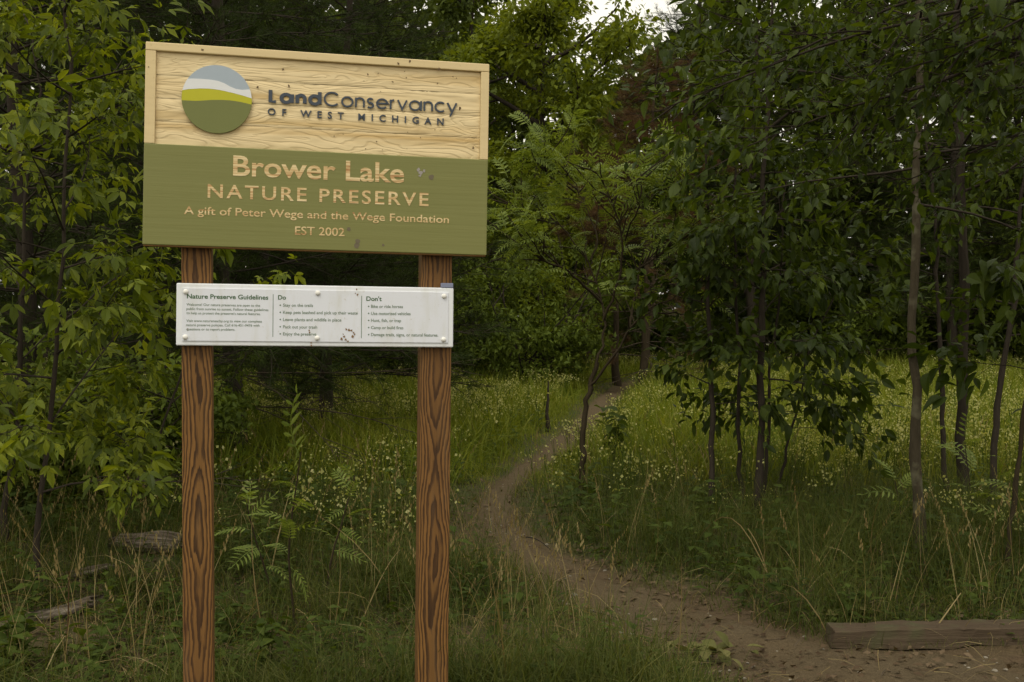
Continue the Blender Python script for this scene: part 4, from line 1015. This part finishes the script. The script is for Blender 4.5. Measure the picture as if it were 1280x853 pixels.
# the wood behind everything reads as one mass
def far_wood():
    g = np.random.default_rng(77); N = 80000; x = g.uniform(-62, 62, N); y = 44+10*g.random(N)+abs(x)*.0
    top = 18+3*vnoise(x, x*0, 5, 3)+2*vnoise(x, x*0, 2, 5); gap = np.exp(-((x-3.6)/4.2)**2); top = top-gap*5.5
    z = gz(x, y)+g.random(N)**.8*top*(1-.0*x); clump = vnoise(x*1.3, z*1.3, 1.6, 8); k = clump > np.where(z < 9, -1.1, -.5); x, y, z = x[k], y[k], z[k]
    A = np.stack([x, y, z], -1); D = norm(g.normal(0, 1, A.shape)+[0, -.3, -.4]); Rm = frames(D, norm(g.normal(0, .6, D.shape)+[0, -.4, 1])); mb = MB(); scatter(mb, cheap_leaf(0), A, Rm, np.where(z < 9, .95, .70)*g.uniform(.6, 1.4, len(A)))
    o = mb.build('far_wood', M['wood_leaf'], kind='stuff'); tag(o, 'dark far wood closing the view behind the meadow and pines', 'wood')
    mb = MB()
    for i in range(90):
        X = g.uniform(-50, 50); Yp = g.uniform(42, 52); P, r = trunk_poly((X, Yp, float(gz(X, Yp))), (X+g.normal()*.5, Yp, float(gz(X, Yp))+g.uniform(8, 11)), g.uniform(.1, .22), .06, g, .05, 6); tube(mb, P, r, 6)
    tag(mb.build('far_trunks', M['bark_dark'], kind='stuff'), 'dark trunks standing inside the far wood', 'wood')
far_wood()

# ------------------------------------------------------------------ ground vegetation
def field_pts(g, n, y0, y1, xm=1.15, power=1.0):
    """random points in the strip the view covers, denser near"""
    y = y0*(y1/y0)**(g.random(n)**power); x = (g.random(n)*2-1)*(y*640/FPX*xm+.4); return x, y
CLEAR = [(*px2g(188, 712), .24), (*px2g(60, 795), .20), (*px2g(100, 740), .14)]
def clearing(x, y):
    k = np.ones(len(x), bool)
    for a, b, r in CLEAR: k &= ~((np.hypot(x-a, (y-b)*.8) < r) & (vnoise(x, y, .08, 90) > -.75))
    return k
def lay(mb, tm, x, y, s, g, lean=.25, wide=None, z=None):
    n = len(x); a = g.uniform(0, 2*pi, n); up = norm(np.stack([g.normal(0, lean, n), g.normal(0, lean, n), np.ones(n)], -1)); d = np.stack([np.cos(a), np.sin(a), np.zeros(n)], -1)
    X = norm(np.cross(d, up)); Yv = np.cross(up, X); Rm = np.stack([X, Yv, up], -1); P = np.stack([x, y, gz(x, y)-.01 if z is None else z], -1)
    S = np.stack([s*(1 if wide is None else wide), s, s], -1) if wide is not None else s; scatter(mb, tm, P, Rm, S)
BL = [blade(4, b, .011) for b in (.35, .8, 1.3, 1.9)]; BL2 = [blade(2, b, .014) for b in (.4, 1.0, 1.6)]
def grass():
    g = np.random.default_rng(5)
    x, y = field_pts(g, 150000, 4.2, 13); d = path_d(x, y)
    den = smooth((d+.16)/.22)*(.30+.70*smooth(.5+vnoise(x, y, .55, 11)*.9))
    bare_l = np.exp(-((x+2.2)/1.5)**2-((y-5.5)/1.0)**2)+1.1*np.exp(-((x-.15)/.75)**2-((y-5.45)/.55)**2)+.5*np.exp(-((x+.9)/.8)**2-((y-5.0)/.3)**2)+1.0*np.exp(-((x+.42)/.28)**2-((y-8.6)/1.2)**2); den *= 1-.75*np.clip(bare_l, 0, 1)
    sh = smooth((x-.15)/.6)*smooth((d-.05)/.5); k = (g.random(len(x)) < den*.75) & clearing(x, y); x, y, d, sh = x[k], y[k], d[k], sh[k]
    h = (.13+.20*smooth(d/.5)+.16*sh)*g.uniform(.5, 1.45, len(x))*(.85+.5*vnoise(x, y, .45, 12)); h *= 1-.45*np.clip(bare_l[k], 0, 1); h *= 1-.35*smooth((x-1.2)/.8)*(y < 5.9)
    mb = MB(); sel = g.integers(0, 4, len(x))
    for q in range(4): m = sel == q; lay(mb, BL[q], x[m], y[m], h[m], g, .22, .7/np.maximum(h[m]/.3, .4))
    o = mb.build('grass', M['grass'], kind='stuff'); tag(o, 'long green grass on both sides of the trail in the foreground', 'grass'); print('grass', len(x))
    x, y = field_pts(g, 165000, 10.5, 40, 1.1, .9); d = path_d(x, y); den = smooth((d+.10)/.18)*(.75+.25*vnoise(x, y, 1.6, 13))*smooth((y-10.3)/3); k = g.random(len(x)) < den; x, y, d = x[k], y[k], d[k]
    h = (.13+.35*smooth(d/.7))*g.uniform(.6, 1.5, len(x)); mb = MB(); sel = g.integers(0, 3, len(x)); wd = 1.1*(y/12)**.6
    for q in range(3): m = sel == q; lay(mb, BL2[q], x[m], y[m], h[m], g, .22, wd[m])
    o = mb.build('meadow_grass', M['meadow'], kind='stuff'); tag(o, 'yellow-green meadow grass beyond the trees on both sides of the far path', 'grass'); print('meadow', len(x))
    # dry stalks
    x, y = field_pts(g, 4200, 4.6, 16); d = path_d(x, y); k = (d > -.05) & (g.random(len(x)) < .8); x, y = x[k], y[k]; mb = MB(); sel = g.integers(0, 4, len(x)); h = g.uniform(.12, .45, len(x))*np.where(g.random(len(x)) < .07, 1.7, 1)
    for q in range(4): m = sel == q; lay(mb, blade(5, [.3, .7, 1.5, 2.2][q], .006), x[m], y[m], h[m], g, .35)
    # flattened thatch
    x, y = field_pts(g, 26000, 4.4, 10); d = path_d(x, y); pr = np.where(d > -.05, .16, .05)+.6*np.exp(-((x+2.2)/1.5)**2-((y-5.6)/1.1)**2)+.4*np.exp(-((x+.1)/.8)**2-((y-5.1)/.7)**2); k = g.random(len(x)) < pr*(.6+.6*vnoise(x, y, .5, 51)); x, y = x[k], y[k]; n = len(x)
    D = norm(np.stack([g.normal(0, 1, n), g.normal(0, 1, n), g.normal(.05, .12, n)], -1)); A = np.stack([x, y, gz(x, y)+g.uniform(.0, .05, n)], -1); fr = frames(D, norm(g.normal(0, .3, D.shape)+[0, 0, 1])); fr = np.stack([fr[:, :, 0], -fr[:, :, 2], fr[:, :, 1]], -1)
    for q in range(2): scatter(mb, blade(3, .6, .007+.004*q), A[q::2], fr[q::2], g.uniform(.08, .26, len(A[q::2])))
    tag(mb.build('dry_grass', M['straw'], kind='stuff'), 'thin straw-coloured dry stalks among the green grass', 'grass')
    def grains(b):
        r = np.random.default_rng(4); out = [blade(5, b, .003)]
        for i in range(9):
            t = .80+.2*i/8; a = b*t; c = np.array([r.normal()*.006, t*sin(a)*.9+r.normal()*.006, t*cos(a*.9)]); e = .007*(1.2-.5*i/8)
            out.append((np.array([(-e, 0, 0), (0, -e*.6, 2.2*e), (e, 0, 0), (0, e*.6, -2.0*e)])*[1, 1, 1.3]+c, [np.array([(0, 1, 2), (0, 2, 3)])]))
        return merge(out)
    sh_ = grains(.4)
    x, y = field_pts(g, 1300, 4.8, 14); d = path_d(x, y); k = (d > .15) & (vnoise(x, y, .9, 61) > -.1); x, y = x[k], y[k]; mb = MB(); lay(mb, sh_, x, y, g.uniform(.4, .75, len(x)), g, .12)
    tag(mb.build('seeding_grass', M['straw'], kind='stuff'), 'tall thin grass stems with pale seed heads above the green grass', 'grass')
    # tiny tufts creeping on to the path's edge
    x, y = field_pts(g, 26000, 4.6, 12); d = path_d(x, y); k = (d > -.30) & (d < .12) & (vnoise(x, y, .22, 31) > .15); x, y = x[k], y[k]; mb = MB(); lay(mb, BL[1], x, y, g.uniform(.03, .10, len(x)), g, .4, np.full(len(x), .9))
    tag(mb.build('short_grass', M['grass'], kind='stuff'), 'short sparse tufts of grass creeping over the path edge', 'grass')
grass()
def weeds():
    g = np.random.default_rng(6)
    # leafy weeds: a stem with leaves along it
    def weed_t(n, seed, h=1.0, ls=.3):
        r = np.random.default_rng(seed); parts = [stalk([(0, 0, 0), (.0, .02, .5), (0, .05, 1)], .006)]; parts[0] = (np.array([(a, b, c) for a, b, c in parts[0][0]]), parts[0][1])
        for i in range(n):
            z = .15+.85*i/n; a = i*2.4; el = r.uniform(-.2, .5); v, f = cheap_leaf(i % 2); d = np.array([[cos(a)*cos(el), sin(a)*cos(el), sin(el)]]); Rm = frames(d, np.array([[0, 0, 1.]]))[0]
            parts.append(((v*ls*(1.2-.5*z))@Rm.T+[0, .05*z*z, z], f))
        return merge(parts)
    W = [weed_t(9, 1, ls=.34), weed_t(12, 2, ls=.26), weed_t(7, 3, ls=.45)]
    x, y = field_pts(g, 9000, 4.5, 18); d = path_d(x, y); den = smooth((d-.05)/.4)*(.35+.65*(vnoise(x, y, .9, 21) > .0)); den *= np.where(x < -.5, np.where(y < 7.5, .45, .9), .7); k = (g.random(len(x)) < den*.6) & clearing(x, y); x, y = x[k], y[k]
    h = g.uniform(.08, .30, len(x))*np.where(y > 7, 1.35, 1); mb = MB(); sel = g.integers(0, 3, len(x))
    for q in range(3): m = sel == q; lay(mb, W[q], x[m], y[m], h[m], g, .15)
    tag(mb.build('low_weeds', M['weed'], kind='stuff'), 'low leafy weeds growing through the grass around the posts', 'ground cover')
    # creeping leaves near the ground
    x, y = field_pts(g, 24000, 4.5, 12); d = path_d(x, y); k = (d > .02) & (vnoise(x, y, .5, 22) > -.25); x, y = x[k], y[k]; n = len(x); A = np.stack([x, y, gz(x, y)+g.uniform(.0, .07, n)], -1); D = norm(np.stack([g.normal(0, 1, n), g.normal(0, 1, n), g.uniform(-.2, .5, n)], -1)); mb = MB(); scatter(mb, cheap_leaf(0), A, frames(D, np.array([[0, 0, 1.]])), g.uniform(.02, .06, n))
    tag(mb.build('ground_cover', M['weed'], kind='stuff'), 'small creeping leaves covering the soil between grass tufts', 'ground cover')
    # wild flowers: thin stems with loose heads of pale dots
    def head_t(n, seed, dot=.026, w=.22):
        r = np.random.default_rng(seed); parts = []
        for i in range(n):
            c = np.array([r.normal()*w*.5, r.normal()*w*.5, r.uniform(.72, 1.04)]); e = dot*r.uniform(.6, 1.3); q = norm(r.normal(0, 1, (2, 3)))
            u = q[0]*e; v = norm(np.cross(q[0], q[1]))*e; V = np.array([-u, -v, u, v])+c; parts.append((V, [np.array([(0, 1, 2, 3)])]))
        return merge(parts)
    def stem_t(): 
        p = [stalk([(0, 0, 0), (0, .02, .5), (0, 0, .95)], .006)]
        for a in (0, 2.1, 4.2): p.append(stalk([(0, 0, .6), (.08*cos(a), .08*sin(a), .95)], .004))
        return merge(p)
    HT = [head_t(12, 1), head_t(16, 2, .022, .32), head_t(8, 3, .03, .15)]; ST_ = stem_t(); HN = [head_t(10, 4, .023, .20), head_t(13, 5, .020, .30), head_t(7, 6, .025, .15)]
    x1_, y1_ = field_pts(g, 20000, 7.0, 38, 1.05, .75); d = path_d(x1_, y1_); den = smooth((d-.1)/.5)*np.clip(.16+vnoise(x1_, y1_, 1.3, 23)*.6+vnoise(x1_, y1_, .4, 24)*.5+.1*(x1_ < 0), .03, .8)
    den *= np.where((x1_ < -1.6) & (y1_ < 13), .35, 1)*np.where((x1_ < 0) & (y1_ < 12), .55, 1)*np.where((x1_ > 1.2) & (y1_ < 11), .25, 1); k = g.random(len(x1_)) < den; x, y = x1_[k], y1_[k]; h = g.uniform(.30, .60, len(x)); mb = MB(); ms = MB(); sel = g.integers(0, 3, len(x))
    near = y < 12
    for q, (HT_, nr) in [(q, hn) for q in range(3) for hn in ((HT, False), (HN, True))]:
        m = (sel == q) & (near == nr); st = g.bit_generator.state; n = m.sum(); s = h[m]
        a = g.uniform(0, 2*pi, n); P = np.stack([x[m], y[m], gz(x[m], y[m])], -1); Rz = np.zeros((n, 3, 3)); Rz[:, 0, 0] = np.cos(a); Rz[:, 0, 1] = -np.sin(a); Rz[:, 1, 0] = np.sin(a); Rz[:, 1, 1] = np.cos(a); Rz[:, 2, 2] = 1
        tl = g.normal(0, .1, (n, 2)); Rz[:, 0, 2] = tl[:, 0]; Rz[:, 1, 2] = tl[:, 1]; f = (.45+.55*np.minimum(1, 10/y[m])) ; S = np.stack([s*1, s*1, s], -1); scatter(mb, HT_[q], P, Rz, S); scatter(ms, ST_, P, Rz, S)
    tag(mb.build('flower_heads', M['petal'], kind='stuff'), 'tiny pale yellow-white flower heads dotting the meadow and verge', 'wildflowers'); tag(ms.build('flower_stems', M['weed'], kind='stuff'), 'thin green stems carrying the pale flower heads', 'wildflowers')
weeds()
def litter():
    g = np.random.default_rng(8); x, y = field_pts(g, 30000, 4.4, 12); d = path_d(x, y); pr = np.where(d > 0, .6, .28)*(.3+.7*(vnoise(x, y, .5, 41) > .0)); pr *= np.where((x < -1.2) & (y < 6.5), 1.5, 1); k = g.random(len(x)) < pr; x, y = x[k], y[k]; n = len(x)
    A = np.stack([x, y, gz(x, y)-.02+g.uniform(.0, .03, n)+.012*(path_d(x, y) > 0)], -1); D = norm(np.stack([g.normal(0, 1, n), g.normal(0, 1, n), g.normal(0, .25, n)], -1)); mb = MB(); scatter(mb, cheap_leaf(0), A, frames(D, norm(g.normal(0, .3, D.shape)+[0, 0, 1])), g.uniform(.02, .06, n))
    tag(mb.build('leaf_litter', M['litter'], kind='stuff'), 'dry brown leaf bits littering the soil and path edges', 'leaf litter')
    # pebbles
    def rock(seed):
        r = np.random.default_rng(seed); V = []; n = 6
        for j, (zz, rr) in enumerate([(0, .9), (.35, 1), (.65, .6)]): V += [(rr*cos(2*pi*i/n)*(1+.25*r.normal()*.5), rr*sin(2*pi*i/n)*(1+.12*r.normal()), zz*(1+.15*r.normal())) for i in range(n)]
        V.append((0, 0, .75)); q = [(k*n+i, k*n+(i+1) % n, (k+1)*n+(i+1) % n, (k+1)*n+i) for k in range(2) for i in range(n)]; t = [(2*n+i, 2*n+(i+1) % n, 3*n) for i in range(n)]; return np.array(V), [np.array(q), np.array(t)]
    x, y = field_pts(g, 9000, 4.4, 14); d = path_d(x, y); k = (d < .02) & (g.random(len(x)) < .28+.3*(vnoise(x, y, .4, 43) > .2)); x, y = x[k], y[k]; mb = MB(); lay(mb, rock(1), x, y, g.uniform(.003, .011, len(x))*np.where(g.random(len(x)) < .06, 1.9, 1), g, .2, None, gz(x, y)-.028)
    x, y = field_pts(g, 9000, 4.4, 11); d = path_d(x, y); k = (d < .25) & (g.random(len(x)) < .55); x, y = x[k], y[k]; mb2 = MB(); lay(mb2, rock(2), x, y, g.uniform(.004, .018, len(x)), g, .3, None, gz(x, y)-.034)
    tag(mb2.build('soil_clods', M['path'], kind='stuff'), 'small crumbs and clods of brown earth on the trail', 'soil')
    x, y = field_pts(g, 5000, 4.4, 11); d = path_d(x, y); k = (d < .3) & (g.random(len(x)) < .35); x, y = x[k], y[k]; n = len(x); D = norm(np.stack([g.normal(0, 1, n), g.normal(0, 1, n), g.normal(0, .05, n)], -1)); mb2 = MB()
    sv = np.array([(-.02, 0, 0), (.02, 0, 0), (.03, .5, .05), (-.01, .5, .05), (.0, 1, 0), (.015, 1, 0)]); scatter(mb2, (sv, [np.array([(0, 1, 2, 3), (3, 2, 5, 4)])]), np.stack([x, y, gz(x, y)-.008], -1), frames(D, np.array([[0, 0, 1.]])), g.uniform(.03, .12, n))
    tag(mb2.build('twig_litter', M['twig_dead'], kind='stuff'), 'short broken twigs and pine needles strewn over the trail', 'twigs')
    tag(mb.build('gravel', M['pebble'], kind='stuff'), 'small pale stones scattered on the trodden path', 'gravel')
    rocks = [(432, 705, .025), (671, 653, .018), (474, 662, .012), (735, 772, .02)]
    for i, (px, py, s) in enumerate([(756, 777, .022), (709, 752, .016), (737, 770, .014), (640, 735, .013), (700, 575-5, .02), (622, 573, .05), (662, 552, .035), (790, 788, .013)]):
        p = px2g(px, py); V, F = rock(60+i); o = link('stone', make_mesh('stone', V*s, F, False, [M['pebble']])); o.location = (p[0], p[1], float(gz(*p))-.025); o.rotation_euler = (.1, .2, i)
        tag(o, ['pale stone on the near path, largest of those at the bend bottom', 'small pale stone at the middle of the near path bend', 'pale stone just left of the largest one on the near path', 'small stone at the left edge of the near path',
             'stone at the right edge where the far path narrows', 'flat pale stone left of the path in front of the flowery verge', 'pale stone in the verge beside the far path', 'small pale stone in front of the drooping dead leaves'][i], 'stone', 'loose pale stones by the path')
litter()
# wilted leaves in little heaps
def leaf_pile(px, py, n, rad, size, label, seed):
    g = np.random.default_rng(seed); p = px2g(px, py); b = (p[0], p[1], float(gz(*p))); root = empty('leaf_pile', b, label, 'dead leaves', 'heaps of wilted leaves')
    for i in range(n):
        a = g.uniform(0, 2*pi); r = rad*g.random()**.6; x, y = r*cos(a)*1.5, r*sin(a)*.6; d = Vector((g.normal(), g.normal(), g.uniform(-.3, .5))).normalized(); Rm = frames(np.array([list(d)]), norm(np.array([[g.normal()*.4, g.normal()*.4, 1]])))[0]
        o = bpy.data.objects.new('leaf', leaf_mesh('simple', M['wilted'], i % 3)); COL.objects.link(o); o.parent = root; m = Matrix(Rm).to_4x4()@Matrix.Scale(size*g.uniform(.6, 1.2), 4); m.translation = (x, y, g.uniform(.0, .05)); o.matrix_local = m
leaf_pile(880, 822, 46, .17, .10, 'heap of wilted olive-brown leaves on the path below the sapling clump', 1)
leaf_pile(1058, 775, 26, .09, .085, 'small heap of wilted leaves at the left end of the long timber', 2)
# single plants
def leafy_plant(px, py, h, n, ls, label, seed, mat='weed', group='tall leafy plants by the path', bend=0, ang=.3, name='leafy_plant', st=1):
    g = np.random.default_rng(seed); b0 = px2g(px, py); b = np.array([b0[0], b0[1], float(gz(*b0))]); root = empty(name, tuple(b), label, 'plant', group); anch = []
    for s in range(st):
        P, _ = polyline(g, b-[0, 0, .03]+g.normal(0, .03*(st > 1), 3)*[1, 1, 0], (bend+g.normal()*.12, g.normal()*.12, 1), h*g.uniform(.8, 1), 6, .05, .0); wood_obj([(P, np.linspace(.005, .002, 7))], 'stem', M['weed'] if mat != 'bare' else M['dead_pine'], root, 5)
        for k in range(n):
            t = .25+.75*(k+.5)/n; q, dd = samp(P, min(t, .99)); a = k*2.4; anch.append((q, np.array([cos(a), sin(a), ang])))
    if n: foliage(root, g, anch, 'simple', M[mat], ls, 1, .0, .3)
leafy_plant(772, 590, .85, 16, .16, 'tall plant with long drooping leaves right of the sumac trunk', 71, st=3)
leafy_plant(716, 600, .42, 12, .10, 'small leafy plant just left of the sumac trunk', 72)
leafy_plant(20, 835, .30, 12, .09, 'bushy small-leaved weed in the lower left corner', 73, st=5, group='leafy weeds in the near left grass')
leafy_plant(338, 845, .30, 12, .09, 'bright leafy weed at the bottom between the posts', 74, st=4, group='leafy weeds in the near left grass')
leafy_plant(78, 850, .52, 0, .1, 'bare reddish dead stem rising in the lower left', 75, 'bare', None, 0, .3, 'dead_plant')
leafy_plant(1060, 770, .16, 8, .07, 'little green weed at the timber end', 76, st=3, group=None)
# fallen stalks and twigs
def twig(px0, py0, px1, py1, z0_, z1_, r, label, mat='straw', arch=.1, name='bent_stalk', grp=None):
    a = px2g(px0, py0); b = px2g(px1, py1); t = np.linspace(0, 1, 9); P = np.stack([a[0]+(b[0]-a[0])*t, a[1]+(b[1]-a[1])*t, gz(a[0]+(b[0]-a[0])*t, a[1]+(b[1]-a[1])*t)+z0_+(z1_-z0_)*t+arch*np.sin(pi*t)], -1)
    mb = MB(); tube(mb, P, np.linspace(r, r*.5, 9), 5); o = mb.build(name, M[mat], sm=True); tag(o, label, 'twig', grp)
twig(655, 672, 690, 690, .0, .0, .006, 'thin curved dark twig lying on the path bend', 'bark_dark', .03, 'twig')
twig(740, 765, 815, 790, .0, .0, .005, 'straight pale twig lying on the near path', 'twig_dead', .01, 'twig')
twig(965, 740, 870, 700, .05, .12, .004, 'long bent straw stalk arching left in the shade of the clump', arch=.28, grp='bent straw stalks')
twig(935, 720, 965, 740, .30, .02, .004, 'short straw stalk crossing the arching one', arch=.05, grp='bent straw stalks')
twig(445, 800, 500, 740, .02, .25, .004, 'straw stalk leaning right between the posts near the right post', arch=.05, grp='bent straw stalks')
twig(560, 655, 600, 760, .35, .02, .004, 'pale stalk falling right beside the right post', arch=.05, grp='bent straw stalks')
